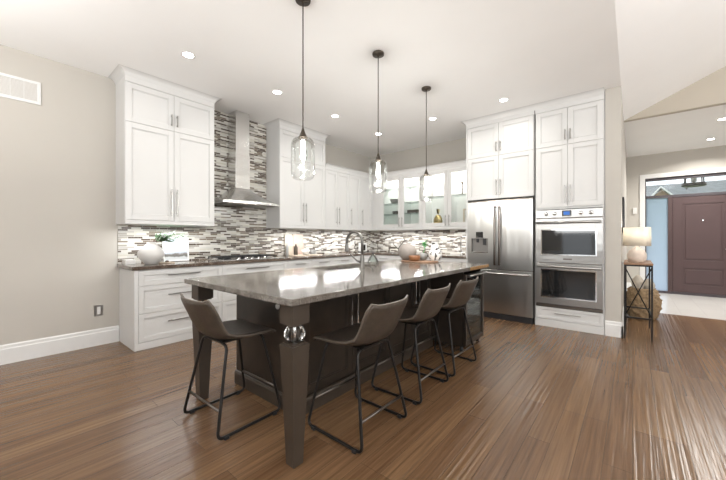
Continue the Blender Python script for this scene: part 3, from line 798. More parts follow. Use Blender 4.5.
MB().prism([(2.128, YA-.009), (2.128, 4.236)] + [(2.58+.452*u/8, 4.236-.062*(1-(u/8)**2)) for u in range(-7, 8)] + [(3.032, 4.236), (3.032, YA-.009)], 1.72, 1.743).build('canopy_lip', M['hood_steel'], hd)
MB().box(2.2, 2.96, 4.26, 4.64, 1.71, 1.7205).build('filter', M['dark_steel'], hd)

# ------------------------------------------------------------------ cooktop
ct = thing('gas_cooktop', (2.52, 4.42, 0.92), 'steel gas cooktop with black cast-iron grates below the hood', 'cooktop')
MB().box(2.09, 2.99, 4.16, 4.66, 0.9203, 0.932, .003).build('steel_pan', M['hood_steel'], ct)
for i, x0 in enumerate((2.11, 2.405, 2.70)):
    mb = MB(); x1 = x0+0.27; y0, y1 = 4.25, 4.64
    for xx in (x0, x0+.086, x0+.172, x1-.012): mb.box(xx, xx+.012, y0, y1, 0.955, 0.968)
    for yy in (y0, y0+.12, y0+.25, y1-.012): mb.box(x0, x1, yy, yy+.012, 0.955, 0.968)
    for xx in (x0, x1-.012):
        for yy in (y0, y1-.012): mb.box(xx, xx+.012, yy, yy+.012, 0.932, 0.956)
    mb.build('grate', M['grate'], ct)
for (x, y, r) in ((2.245, 4.34, .045), (2.245, 4.54, .035), (2.54, 4.44, .055), (2.835, 4.34, .035), (2.835, 4.54, .045)):
    MB().lathe([(r*1.2, 0), (r*1.2, .008), (r, .01), (r, .018), (0, .02)], (x, y, 0.932), 20).build('burner', M['grate'], ct)
for k in range(5):
    MB().lathe([(.02, 0), (.02, .006), (.016, .01), (.014, .028), (0, .029)], (2.34+k*0.1, 4.20, 0.932), 16).build('knob', M['chrome'], ct)

# ------------------------------------------------------------------ island
isl = thing('kitchen_island', (2.55, 2.1, 0), 'dark espresso kitchen island with square tapered legs at its near end', 'island')
IY = 1.79
MB().box(1.44, 3.88, IY, 2.60, 0.0, 0.884).build('body', M['dark_wood'], isl)
ep = MB()
fb(ep, 'B', 1.44, IY-0.02, 2.60, 0, 0.018, 0.0, 0.884, .002)
epo = ep.build('end_panel', M['dark_wood'], isl)
mb = MB(); mb.extrude_profile([(1.423, 0), (1.405, 0), (1.405, 0.09), (1.412, 0.105), (1.423, 0.11)], 'y', IY-.035, 2.6)
mb.extrude_profile([(IY-.018, 0), (IY-.036, 0), (IY-.036, 0.09), (IY-.03, 0.105), (IY-.018, 0.11)], 'x', 1.405, 3.345)
mb.build('skirting', M['leg_paint'], isl)
for p, q, ha in ((1.46, 1.985, 1.95), (1.985, 2.51, 2.02), (2.51, 2.99, 2.955), (2.99, 3.34, 3.025)):
    d = shaker('A', IY, p, q, 0.12, 0.87, 'door', isl, mat=M['dark_wood'])
    pull('A', IY, ha, 0.645, 0.26, True, d, mat=M['chrome'])
for k in range(4):
    p = 1.46 + k*0.6
    d = MB(); d.box(p, p+.59, 2.6, 2.618, 0.09, 0.87, .002); d.build('rear_panel', M['dark_wood'], isl)
kn = MB().lathe([(0, 0), (.018, 0), (.022, .006), (.018, .014), (0, .018)], (1.422, 2.0, 0.73), 16, axis='x').build('round_button', M['ceramic'], epo)
for v in kn.data.vertices: v.co.x = 2*(1.422-wloc(epo).x) - v.co.x
def island_leg(cx, cy):
    w = 0.116
    up = MB().box(cx-w/2, cx+w/2, cy-w/2, cy+w/2, 0.768, 0.8805, .003).box(cx-w/2+.01, cx+w/2-.01, cy-w/2+.01, cy+w/2-.01, 0.76, 0.768).build('leg_block', M['leg_paint'], isl)
    lg = MB(); lg.frustum(cx, cy, 0, 0.655, 0.066, 0.116, .002); lg.box(cx-w/2+.012, cx+w/2-.012, cy-w/2+.012, cy+w/2-.012, 0.654, 0.664)
    lg = lg.build('leg', M['leg_paint'], isl)
    prof = [(0.0, -.05)] + [(0.058*math.cos(a), 0.052*math.sin(a)) for a in [math.radians(x) for x in range(-70, 71, 14)]] + [(0.0, .05)]
    gb = MB().lathe(prof, (cx, cy, 0.712), 10, smooth=False).build('glass_ball', M['ball'], isl)
    tag(gb, 'faceted clear glass ball')
    MB().lathe([(.010, 0), (.010, .104)], (cx, cy, 0.66), 12).build('steel_rod', M['chrome'], gb)
m, nt, bs = new_mat('crystal'); bs.inputs['Transmission Weight'].default_value = 1; bs.inputs['Roughness'].default_value = 0.02; bs.inputs['IOR'].default_value = 1.3
M['ball'] = m
island_leg(1.115, 1.42); island_leg(1.115, 2.545)

# island worktop with sink cut-out
def slab_hole(x0, x1, y0, y1, hx0, hx1, hy0, hy1, z0, z1):
    b = bmesh.new(); X = [x0, hx0, hx1, x1]; Y = [y0, hy0, hy1, y1]
    V = {}
    for k, z in enumerate((z0, z1)):
        for i in range(4):
            for j in range(4): V[i, j, k] = b.verts.new((X[i], Y[j], z))
    for i in range(3):
        for j in range(3):
            if i == 1 and j == 1: continue
            for k in range(2): b.faces.new((V[i, j, k], V[i+1, j, k], V[i+1, j+1, k], V[i, j+1, k]))
    for i in range(3):
        for j in (0, 3): b.faces.new((V[i, j, 0], V[i+1, j, 0], V[i+1, j, 1], V[i, j, 1]))
        for j in (0, 3): b.faces.new((V[j, i, 0], V[j, i+1, 0], V[j, i+1, 1], V[j, i, 1]))
    for j in (1, 2): b.faces.new((V[1, j, 0], V[2, j, 0], V[2, j, 1], V[1, j, 1])); b.faces.new((V[j, 1, 0], V[j, 2, 0], V[j, 2, 1], V[j, 1, 1]))
    bmesh.ops.recalc_face_normals(b, faces=b.faces)
    es = [e for e in b.edges if len(e.link_faces) == 2 and e.calc_face_angle(0) > 1]
    bmesh.ops.bevel(b, geom=es, offset=0.003, segments=2, affect='EDGES', profile=0.5)
    return b
SX0, SX1, SY0, SY1 = 2.18, 2.94, 2.22, 2.56
mb = MB(); mb.merge(slab_hole(1.02, 3.92, 1.325, 2.645, SX0, SX1, SY0, SY1, 0.884, 0.92))
it = mb.build('island_worktop', M['granite'], loc=(2.5, 2.0, 0.884))
tag(it, 'polished grey granite island worktop with an undermount sink cut-out', 'worktop')
MB().box(3.36, 3.921, 1.3185, 1.326, 0.885, 0.9185, .001).build('edge_reflection', M['golden_edge'], it)  # warm reflection on the granite edge, put in as a golden strip
it.children[0]['label'] = 'golden edge strip coloured as a warm reflection'
# carve the island body for the sink: rebuild body as boxes around the basin
body = [o for o in isl.children if o.name.startswith('body')][0]
me_old = body.data
mb = MB(); z0s = 0.66
mb.box(1.44, SX0-.02, IY, 2.60, 0, .884).box(SX1+.02, 3.345, IY, 2.60, 0, .884).box(SX0-.02, SX1+.02, IY, SY0-.02, 0, .884).box(SX0-.02, SX1+.02, SY1+.02, 2.60, 0, .884).box(SX0-.02, SX1+.02, SY0-.02, SY1+.02, 0, z0s-.02)
mb.box(3.345, 3.88, 1.96, 2.60, 0, .884)
nb = mb.build('body', M['dark_wood'], isl); bpy.data.objects.remove(body); nb.name = 'body'
sk = MB(); w = .012
sk.box(SX0-w, SX0, SY0-w, SY1+w, z0s, .884).box(SX1, SX1+w, SY0-w, SY1+w, z0s, .884).box(SX0, SX1, SY0-w, SY0, z0s, .884).box(SX0, SX1, SY1, SY1+w, z0s, .884).box(SX0, SX1, SY0, SY1, z0s, z0s+w)
s_o = sk.build('sink', M['hood_steel'], loc=((SX0+SX1)/2, (SY0+SY1)/2, z0s)); tag(s_o, 'undermount stainless steel sink set in the island worktop', 'sink')
MB().lathe([(0, 0), (.04, 0), (.045, .003), (.03, .004), (0, .002)], ((SX0+SX1)/2, (SY0+SY1)/2, z0s+w), 20).build('drain', M['chrome'], s_o)

# faucet
fc = thing('kitchen_faucet', (2.535, 2.13, 0.92), 'tall gooseneck pull-down faucet beside the island sink', 'faucet')
fx, fy = 2.535, 2.13
MB().lathe([(.03, 0), (.03, .006), (.024, .012), (.022, .10), (.017, .13), (.014, .14)], (fx, fy, 0.9195), 24).build('base', M['faucet'], fc)
arc = [(fx, fy, 1.04), (fx, fy, 1.19)]
R_ = 0.098
for k in range(0, 19):
    a = PI - k*PI/18
    arc.append((fx-0.02*(k/18), fy+R_+R_*math.cos(a), 1.195+R_*math.sin(a)*1.0))
arc.append((fx-.02, fy+2*R_, 1.175))
MB().tube(arc, 0.0145, 12).build('gooseneck', M['faucet'], fc)
MB().lathe([(.012, .0), (.018, -.02), (.021, -.055), (.024, -.085), (.022, -.092), (0, -.092)][::-1], (fx-.02, fy+2*R_, 1.18), 20).build('spray_head', M['faucet'], fc)
MB().tube([(fx-.018, fy+.01, 0.985), (fx-.05, fy+.03, 1.0), (fx-.075, fy+.10, 1.07)], [.012, .009, .006], 10).build('lever', M['faucet'], fc)

# ------------------------------------------------------------------ wine cooler under the far end of the worktop
wc = thing('wine_cooler', (3.61, 1.6, 0), 'dark under-counter wine cooler with steel-fronted racks at the island end', 'wine cooler')
cx0, cx1, cy0, cy1 = 3.35, 3.876, 1.40, 1.955
MB().box(cx0, cx0+.02, cy0, cy1, .06, .882).box(cx1-.02, cx1, cy0, cy1, .06, .882).box(cx0+.02, cx1-.02, cy0, cy1, .06, .08).box(cx0+.02, cx1-.02, cy0, cy1, .862, .882).box(cx0+.02, cx1-.02, cy1-.02, cy1, .08, .862).build('housing', M['dark_wood'], wc)
d = MB(); yf = 1.365
d.box(cx0, cx0+.03, yf, cy0, .07, .84, .002).box(cx1-.028, cx1, yf, cy0, .07, .84, .002).box(cx0+.03, cx1-.028, yf, cy0, .07, .115, .002).box(cx0+.03, cx1-.028, yf, cy0, .80, .84, .002)
wd = d.build('door_frame', M['dark_steel'], wc)
MB().box(cx0+.028, cx1-.026, yf+.012, yf+.018, .11, .805).build('glass_pane', M['cooler_glass'], wd)
MB().tube([(cx0+.03, yf+.002, .825), (cx0+.03, yf-.035, .825)], .007, 8).tube([(cx1-.03, yf+.002, .825), (cx1-.03, yf-.035, .825)], .007, 8).tube([(cx0+.005, yf-.035, .825), (cx1-.005, yf-.035, .825)], .011, 10).build('handle', M['nickel'], wd)
for k in range(7):
    z = .15 + k*.095
    s = MB(); s.box(cx0+.03, cx1-.03, cy0+.005, cy0+.02, z, z+.028, .002)
    for j in range(5): s.box(cx0+.03+j*.09, cx0+.04+j*.09, cy0+.02, cy1-.03, z+.005, z+.012)
    s.build('wine_rack', M['nickel'], wc)
for x in (cx0+.03, cx1-.03):
    for y in (cy0+.03, cy1-.04): MB().lathe([(.02, 0), (.02, .06)], (x, y, 0), 12).build('foot', M['black'], wc)
bt_proto = None
for k in range(7):
    for j in range(3):
        z = .18+k*.095
        if (k*3+j) % 4 == 1: continue
        o = MB().lathe([(0, 0), (.030, .002), (.030, .19), (.014, .25), (.0135, .30), (0, .30)], (0, 0, 0), 12, axis='y').build('wine_bottle', M['bottle'] if 'bottle' in M else M['oven_glass'], loc=(0, 0, 0)) if bt_proto is None else bt_proto.copy()
        if bt_proto is None: bt_proto = o
        else: COL.objects.link(o)
        o.location = (cx0+.12+j*.135, cy1-.04, z+.0135)
        tag(o, 'dark bottle lying on a rack behind the wine cooler glass', 'bottle', 'bottles in the wine cooler')

# ------------------------------------------------------------------ stools
def make_stool():
    root = thing('bar_stool', (0, 0, 0), 'x', 'stool', 'brown leather counter stools at the island')
    # centre-line profile front to back: (y, z, half width, side curl, forward curl)
    P = [(.205, .548, .170, .0), (.212, .568, .200, .0), (.185, .582, .215, .004), (.09, .580, .225, .012), (-.01, .573, .226, .022), (-.10, .573, .220, .036),
         (-.165, .588, .208, .046), (-.205, .628, .200, .052), (-.230, .682, .199, .050), (-.252, .737, .203, .046), (-.276, .795, .206, .040), (-.293, .838, .190, .032)]
    b = bmesh.new(); nu = 12; rows = []
    for i, (y, z, hw, cu) in enumerate(P):
        i0, i1 = max(i-1, 0), min(i+1, len(P)-1)
        ty, tz = P[i1][0]-P[i0][0], P[i1][1]-P[i0][1]; L = math.hypot(ty, tz)
        ny, nz = tz/L, -ty/L      # inward/up normal: for seat (ty<0) -> +z ; for back (tz>0) -> +y
        row = []
        for k in range(nu+1):
            u = -1+2*k/nu
            c = cu*abs(u)**2.6
            lift = 0.004*abs(u)**3 if i == len(P)-1 else 0
            row.append(b.verts.new((u*hw, y+ny*c, z+nz*c+lift)))
        rows.append(row)
    for A, B in zip(rows, rows[1:]):
        for k in range(nu): b.faces.new((A[k], B[k], B[k+1], A[k+1])).smooth = True
    bmesh.ops.recalc_face_normals(b, faces=b.faces)
    mb = MB(); mb.merge(b)
    sh = mb.build('seat_shell', M['leather'], root)
    for f in sh.data.polygons: f.use_smooth = True
    so = sh.modifiers.new('thick', 'SOLIDIFY'); so.thickness = 0.026; so.offset = 0
    ss = sh.modifiers.new('sub', 'SUBSURF'); ss.levels = 1; ss.render_levels = 2
    # stitched edge
    edge = []
    for i, (y, z, hw, cu) in enumerate(P[1:], 1):
        i0, i1 = max(i-1, 0), min(i+1, len(P)-1)
        ty, tz = P[i1][0]-P[i0][0], P[i1][1]-P[i0][1]; L = math.hypot(ty, tz); ny, nz = tz/L, -ty/L
        edge.append((hw-.001, y+ny*cu, z+nz*cu+(.004 if i == len(P)-1 else 0)))
    pts = edge + [(x*P[-1][2], P[-1][0]+.032*abs(x)**2.6, P[-1][1]+.004*abs(x)**3+.001) for x in (.75, .45, .15, -.15, -.45, -.75)] + [(-x, y, z) for x, y, z in edge[::-1]]
    MB().tube(pts, 0.0075, 6).build('piping', M['piping'], sh)
    r = .0095
    def rounded(pts, rad=.05, n=6):
        out = [Vector(pts[0])]
        for a, p, c in zip(pts, pts[1:], pts[2:]):
            a, p, c = Vector(a), Vector(p), Vector(c)
            d1, d2 = (a-p).normalized(), (c-p).normalized(); s, e = p+d1*rad, p+d2*rad
            for k in range(n+1):
                t = k/n; out.append(s*(1-t)**2 + p*2*t*(1-t) + e*t*t)
        out.append(Vector(pts[-1])); return out
    for sx in (-1, 1):
        path = rounded([(sx*.10, .130, .552), (sx*.160, .130, .552), (sx*.235, .232, .016), (sx*.235, -.232, .016), (sx*.160, -.130, .548), (sx*.10, -.130, .548)], .045)
        MB().tube(path, r, 10).build('leg_frame', M['black_metal'], root)
        MB().box(sx*.235-.012, sx*.235+.012, .16, .19, 0, .022, .002).build('foot_pad', M['black'], root)
        MB().box(sx*.235-.012, sx*.235+.012, -.19, -.16, 0, .022, .002).build('foot_pad', M['black'], root)
    def at(z, s):   # point on the leg at height z
        t = (.550-z)/(.550-.016); return .160+.075*t, s*(.130+.102*t)
    x, y = at(.185, 1); MB().tube([(-x, y, .185), (x, y, .185)], .008, 8).build('footrest', M['dark_steel'], root)
    x, y = at(.17, -1); MB().tube([(-x, y, .17), (x, y, .17)], .008, 8).build('crossbar', M['dark_steel'], root)
    MB().box(-.11, .11, -.14, .14, .546, .562, .003).build('seat_plate', M['black_metal'], root)
    return root
st0 = make_stool()
spots = [(1.15, 2.15, -PI/2+.02, 'brown leather bar stool at the left end of the island, facing its narrow end'),
         (1.625, 1.40, 0.0, 'brown leather bar stool next to the island leg with the glass ball'),
         (2.315, 1.42, 0.02, 'brown leather bar stool in the middle of the three along the long side'),
         (2.93, 1.42, -0.03, 'brown leather bar stool nearest the wine cooler')]
for i, (x, y, a, lb) in enumerate(spots):
    o = st0 if i == 0 else copy_tree(st0)
    o.location = (x, y, 0); o.rotation_euler.z = a; o['label'] = lb

# ------------------------------------------------------------------ pendants and recessed lights
def make_pendant():
    root = thing('pendant_light', (0, 0, 0), 'x', 'pendant light', 'clear glass pendant lights over the island')
    MB().lathe([(.058, CH-.001), (.06, CH-.004), (.058, CH-.022), (.012, CH-.026), (.006, CH-.04)][::-1], (0, 0, 0), 24).build('canopy', M['bronze'], root)
    MB().tube([(0, 0, CH-.03), (0, 0, 2.09)], .0048, 8).build('stem', M['bronze'], root)
    MB().lathe([(.034, 2.012), (.034, 2.022), (.030, 2.03), (.017, 2.06), (.009, 2.085), (.005, 2.10)], (0, 0, 0), 24).build('socket_cap', M['bronze'], root)
    prof = [(.030, 2.022), (.045, 2.020), (.070, 2.008), (.086, 1.985), (.092, 1.955), (.092, 1.76), (.090, 1.735), (.082, 1.71), (.072, 1.697), (.066, 1.692)]
    b = bmesh.new(); n = 32; rings = []
    for r, z in prof:
        rings.append([b.verts.new((r*(1+.02*math.cos(8*2*PI*k/n)*(1 if z < 1.78 else 0))*math.cos(2*PI*k/n), r*(1+.02*math.cos(8*2*PI*k/n)*(1 if z < 1.78 else 0))*math.sin(2*PI*k/n), z)) for k in range(n)])
    for A, B in zip(rings, rings[1:]):
        for k in range(n): b.faces.new((A[k], A[(k+1) % n], B[(k+1) % n], B[k])).smooth = True
    bmesh.ops.recalc_face_normals(b, faces=b.faces)
    mb = MB(); mb.merge(b); g = mb.build('glass_shade', M['pendant_glass'], root)
    for v in g.data.polygons: v.use_smooth = True
    MB().lathe([(.0, 1.995), (.020, 1.995), (.020, 2.015)], (0, 0, 0), 16).build('socket', M['nickel'], root)
    MB().lathe([(0, 1.845), (.012, 1.85), (.019, 1.875), (.018, 1.92), (.014, 1.96), (.013, 1.995)], (0, 0, 0), 16).build('bulb', M['bulb'], root)
    return root
def pg():
    m = bpy.data.materials.new('pendant_glass'); m.use_nodes = True; nt = m.node_tree; nt.nodes.clear()
    out = nd(nt, 'ShaderNodeOutputMaterial'); mix = nd(nt, 'ShaderNodeMixShader')
    tr = nd(nt, 'ShaderNodeBsdfTransparent'); tr.inputs[0].default_value = (0.93, 0.94, 0.93, 1)
    gl = nd(nt, 'ShaderNodeBsdfGlossy'); gl.inputs['Roughness'].default_value = 0.03; gl.inputs['Color'].default_value = (.85, .85, .85, 1)
    lw = nd(nt, 'ShaderNodeLayerWeight'); lw.inputs['Blend'].default_value = 0.32
    tc = nd(nt, 'ShaderNodeTexCoord'); mp = nd(nt, 'ShaderNodeMapping'); mp.inputs['Scale'].default_value = (30, 30, 8)
    n = nd(nt, 'ShaderNodeTexNoise'); n.inputs['Scale'].default_value = 1
    lk(nt, tc.outputs['Object'], mp.inputs[0]); lk(nt, mp.outputs[0], n.inputs[0])
    bp = nd(nt, 'ShaderNodeBump'); bp.inputs['Strength'].default_value = .35; bp.inputs['Distance'].default_value = .01
    lk(nt, n.outputs['Fac'], bp.inputs['Height']); lk(nt, bp.outputs[0], gl.inputs['Normal']); lk(nt, bp.outputs[0], lw.inputs['Normal'])
    mu = nd(nt, 'ShaderNodeMath', operation='MULTIPLY'); mu.inputs[1].default_value = .55; lk(nt, lw.outputs['Fresnel'], mu.inputs[0])
    lk(nt, mu.outputs[0], mix.inputs[0]); lk(nt, tr.outputs[0], mix.inputs[1]); lk(nt, gl.outputs[0], mix.inputs[2]); lk(nt, mix.outputs[0], out.inputs[0])
    return m
M['pendant_glass'] = pg()
p0 = make_pendant()
for i, (x, lb) in enumerate([(1.64, 'clear glass pendant light over the near left end of the island'), (2.615, 'clear glass pendant light over the middle of the island'), (3.61, 'clear glass pendant light over the far right end of the island')]):
    o = p0 if i == 0 else copy_tree(p0)
    o.location = (x, 1.985, 0); o['label'] = lb
    l = bpy.data.lights.new('bulb_light', 'POINT'); l.energy = 12; l.color = (1, .98, .95); l.shadow_soft_size = .03
    lo = bpy.data.objects.new('bulb_light', l); COL.objects.link(lo); lo.parent = o; lo.location = (0, 0, 1.82)

def make_pot():
    root = thing('recessed_light', (0, 0, CH), 'x', 'recessed light', 'recessed ceiling lights')
    MB().lathe([(.048, CH+.0005), (.050, CH-.004), (.066, CH-.004), (.068, CH+.0005)], (0, 0, 0), 28, cap=False).build('trim_ring', M['trim'], root)
    MB().lathe([(0, CH-.0035), (.049, CH-.0035), (.049, CH+.0005)], (0, 0, 0), 28, cap=False).build('lens', M['pot'], root)
    return root
pots = [(1.39, 3.50, 'recessed ceiling light in front of the tall cabinet left of the hood'), (2.48, 3.515, 'recessed ceiling light in front of the range hood'),
        (3.54, 3.52, 'recessed ceiling light in front of the tall cabinet right of the hood'), (4.65, 3.53, 'recessed ceiling light nearest the corner of the two walls'),
        (4.61, 2.42, 'recessed ceiling light in front of the glass cabinets, near the far pendant'), (4.60, 1.35, 'recessed ceiling light in front of the fridge'),
        (7.56, -1.09, 'recessed foyer ceiling light nearer the kitchen'), (8.95, -1.14, 'recessed foyer ceiling light nearer the front door')]
q0 = make_pot()
for i, (x, y, lb) in enumerate(pots):
    o = q0 if i == 0 else copy_tree(q0)
    o.location = (x, y, CH); o['label'] = lb
    area_light('downlight', (x, y, CH-.008), (0, 0, 0), .09, .09, 2.2 if i < 6 else 36, (1, .97, .92), spread=math.radians(150), parent=o, shape='DISK')

# ------------------------------------------------------------------ wall vent, outlet
v = thing('wall_vent', (0.17, YA-.01, 2.604), 'white rectangular return-air vent high on the left wall', 'vent')
mb = MB(); x0, x1, z0, z1 = -.10, .424, 2.604, 2.837; f = .028; y0, y1 = YA-.012, YA-.0005
mb.box(x0, x1, y0, y1, z0, z0+f, .002).box(x0, x1, y0, y1, z1-f, z1, .002).box(x0, x0+f, y0, y1, z0+f, z1-f, .002).box(x1-f, x1, y0, y1, z0+f, z1-f, .002)
mb.build('frame', M['trim'], v)
mb = MB()
for k in range(16):
    z = z0+f+.003+k*.011
    mb.box(x0+f, x1-f, y0+.005, y1, z, z+.0045)
for k in range(1, 5): mb.box(x0+f+k*.0936-.002, x0+f+k*.0936+.002, y0+.003, y1, z0+f, z1-f)
mb.build('louvres', M['trim'], v)
MB().box(x0+f, x1-f, YA-.003, YA-.0004, z0+f, z1-f).build('backing', M['wall'], v)
ot = thing('wall_outlet', (.896, YA-.005, .40), 'silver duplex outlet low on the left wall beside the drawers', 'outlet')
MB().box(.855, .937, YA-.007, YA-.0005, .335, .46, .002).build('cover_plate', M['nickel'], ot)
MB().box(.879, .913, YA-.010, YA-.006, .355, .44, .002).build('socket', M['trim'], ot)

# ------------------------------------------------------------------ items on the left counter
ZC = 0.92
def vase(name, prof, c, mat, label, cat, n=36, sx=1, sy=1, loc=None):
    o = MB().lathe(prof, c, n, cap=False, sx=sx, sy=sy).build(name, mat, loc=c); return tag(o, label, cat)
vase('round_vase', [(0, 0), (.06, 0), (.07, .01), (.115, .06), (.138, .105), (.132, .15), (.095, .20), (.055, .235), (.045, .25), (.05, .262), (.043, .262), (.038, .25), (.05, .23), (.06, .1), (0, .03)],
     (1.33, 4.40, ZC), M['ceramic'], 'round white ceramic vase at the left end of the worktop', 'vase')
def leaf_faces(p, d, L, w, up):
    p = Vector(p); d = Vector(d).normalized(); s = d.cross(Vector(up)).normalized(); u = s.cross(d)
    return [(p, p+d*L*.3+s*w, p+d*L*.35+u*w*.3), (p, p+d*L*.35+u*w*.3, p+d*L*.3-s*w), (p+d*L*.3+s*w, p+d*L*.75+s*w*.6, p+d*L*.7+u*w*.3, p+d*L*.35+u*w*.3), (p+d*L*.35+u*w*.3, p+d*L*.7+u*w*.3, p+d*L*.75-s*w*.6, p+d*L*.3-s*w),
            (p+d*L*.75+s*w*.6, p+d*L, p+d*L*.7+u*w*.3), (p+d*L*.7+u*w*.3, p+d*L, p+d*L*.75-s*w*.6)]
br = thing('olive_branches', (1.33, 4.40, 1.10), 'leafy green branches arching to the right out of the round white vase', 'plant')
rnd = random.Random(3); fs = []; stems = MB()
for k in range(14):
    ang = rnd.uniform(-1.0, .8); reach = rnd.uniform(.14, .42); hgt = rnd.uniform(.0, .11)
    pts = []
    for j in range(7):
        t_ = j/6
        pts.append(Vector((1.33+reach*t_*math.cos(ang), 4.40+reach*t_*math.sin(ang)*.5, 1.13+.05*min(1, t_*5)+hgt*math.sin(t_*2.1))))
    pts[0] = Vector((1.33, 4.40, 1.0)); 
    stems.tube(pts, .0025, 5)
    for j in range(2, 7):
        for s in (-1, 1):
            d = (pts[j]-pts[j-1]).normalized() + Vector((rnd.uniform(-.5, .5), s*rnd.uniform(.3, .8), rnd.uniform(-.4, .5)))
            fs += leaf_faces(pts[j], d, rnd.uniform(.06, .095), .012, (0, 0, 1))
stems.build('stem', M['twig'], br)
MB().quadmesh(fs).build('leaves', M['leaf'], br)
# framed print leaning on the tile
pf = thing('framed_print', (1.69, 4.62, ZC), 'white-framed misty landscape print leaning behind the round white vase', 'picture')
pm = bpy.data.materials.new('misty_landscape'); pm.use_nodes = True; nt = pm.node_tree; bs = nt.nodes['Principled BSDF']
tc = nd(nt, 'ShaderNodeTexCoord'); sp = nd(nt, 'ShaderNodeSeparateXYZ'); lk(nt, tc.outputs['Object'], sp.inputs[0])
nz = nd(nt, 'ShaderNodeTexNoise'); nz.inputs['Scale'].default_value = 14; lk(nt, tc.outputs['Object'], nz.inputs[0])
ma = nd(nt, 'ShaderNodeMath', operation='MULTIPLY_ADD'); ma.inputs[1].default_value = .06; lk(nt, nz.outputs['Fac'], ma.inputs[0]); lk(nt, sp.outputs['Z'], ma.inputs[2])
rp = nd(nt, 'ShaderNodeValToRGB'); cr = rp.color_ramp; cr.elements[0].position = .0; cr.elements[0].color = (.52, .54, .55, 1); cr.elements[1].position = .30; cr.elements[1].color = (.50, .54, .60, 1)
for p_, c_ in ((.085, (.48, .50, .50)), (.10, (.10, .095, .085)), (.125, (.18, .17, .155)), (.14, (.44, .48, .54)), (.2, (.47, .51, .58))):
    e = cr.elements.new(p_); e.color = c4(c_)
lk(nt, ma.outputs[0], rp.inputs[0]); lk(nt, rp.outputs[0], bs.inputs['Base Color']); bs.inputs['Roughness'].default_value = .3
def lean(mb, tilt=.10, piv=(0, 4.62, ZC)):
    mt = Matrix.Translation(piv) @ Matrix.Rotation(-tilt, 4, 'X') @ Matrix.Translation(-Vector(piv))
    bmesh.ops.transform(mb.bm, matrix=mt, verts=mb.bm.verts); return mb
fw = .018; X0, X1, Z0, Z1 = 1.53, 1.845, ZC+.003, ZC+.325
lean(MB().box(X0, X1, 4.61, 4.63, Z0, Z0+fw, .002).box(X0, X1, 4.61, 4.63, Z1-fw, Z1, .002).box(X0, X0+fw, 4.61, 4.63, Z0+fw, Z1-fw, .002).box(X1-fw, X1, 4.61, 4.63, Z0+fw, Z1-fw, .002)).build('frame', M['trim'], pf)
lean(MB().box(X0+fw, X1-fw, 4.618, 4.63, Z0+fw, Z1-fw)).build('print', pm, pf)
tr = MB().lathe([(0, 0), (.085, 0), (.09, .006), (.09, .014), (.082, .014), (.08, .008), (0, .008)], (1.50, 4.40, ZC), 28, sx=1.0, sy=.6).build('wooden_coaster', M['board'], loc=(1.50, 4.40, ZC)); tag(tr, 'small pale wooden tray right beside the round white vase', 'tray')
tag(MB().lathe([(0, 0), (.018, 0), (.022, .012), (.018, .026), (0, .03)], (1.50, 4.40, ZC+.0075), 14).build('pinecone', M['twig'], loc=(1.5, 4.4, ZC+.0075)), 'small brown pinecone on the pale wooden tray', 'pinecone')
tag(MB().box(1.10, 1.20, 4.50, 4.64, ZC, ZC+.055, .004).build('ceramic_box', M['ceramic'], loc=(1.15, 4.57, ZC)), 'low white box against the tiles left of the round vase', 'box')

# boards and small items right of the cooktop
def leaning_board(x0, x1, h, r, mat, label, y=4.635, t=.018):
    b = MB(); n = 8; z0, z1 = ZC+.001, ZC+h
    pts = [(x0, z0), (x1, z0)] + [(x1-r+r*math.cos(k*PI/2/n), z1-r+r*math.sin(k*PI/2/n)) for k in range(n+1)] + [(x0+r+r*math.cos(PI/2+k*PI/2/n), z1-r+r*math.sin(PI/2+k*PI/2/n)) for k in range(n+1)]
    bm_ = bmesh.new(); A = [bm_.verts.new((x, y, z)) for x, z in pts]; B = [bm_.verts.new((x, y+t, z)) for x, z in pts]
    bm_.faces.new(A); bm_.faces.new(B[::-1])
    for i in range(len(pts)): j = (i+1) % len(pts); bm_.faces.new((A[i], B[i], B[j], A[j]))
    bmesh.ops.recalc_face_normals(bm_, faces=bm_.faces); b.merge(bm_)
    lean(b, .09, (0, y, ZC))
    return tag(b.build('cutting_board', mat, loc=((x0+x1)/2, y, ZC)), label, 'cutting board', 'boards leaning on the tiles')
leaning_board(3.45, 3.62, .37, .03, M['board'], 'narrow cream cutting board leaning on the tiles, left of the rosy one')
leaning_board(3.63, 3.86, .375, .03, M['pink_board'], 'wider rosy cutting board leaning on the tiles behind the white bowl', y=4.64)
tag(MB().lathe([(0, 0), (.032, 0), (.034, .01), (.034, .13), (.014, .17), (.013, .19), (0, .19)], (3.56, 4.50, ZC+.012), 20).build('dark_bottle', M['bronze'], loc=(3.56, 4.5, ZC+.012)), 'dark squat bottle in front of the cutting boards', 'bottle')
tag(MB().lathe([(0, 0), (.026, 0), (.028, .01), (.028, .16), (.011, .19), (.011, .225), (0, .225)], (3.42, 4.56, ZC), 18, ).build('oil_bottle', M['grey'], loc=(3.42, 4.56, ZC)), 'slim grey oil bottle left of the cream cutting board', 'bottle')
tag(MB().box(3.47, 4.06, 4.36, 4.60, ZC-.0005, ZC+.012, .004).build('serving_tray', M['board'], loc=(3.75, 4.48, ZC)), 'long pale tray in front of the leaning cutting boards', 'tray')
tag(MB().lathe([(0, 0), (.035, 0), (.06, .03), (.075, .085), (.070, .085), (.055, .035), (0, .012)], (3.76, 4.48, ZC+.0115), 28, cap=False).build('white_bowl', M['ceramic'], loc=(3.76, 4.48, ZC+.0115)), 'white bowl on the tray in front of the rosy board', 'bowl')
pn = thing('small_pot', (3.93, 4.48, ZC+.0115), 'small dark-lidded pot with a long handle right of the white bowl', 'pot')
MB().lathe([(0, 0), (.05, 0), (.055, .01), (.055, .075), (.05, .08), (0, .085)], (3.93, 4.48, ZC+.0115), 24).build('pan', M['grey'], pn)
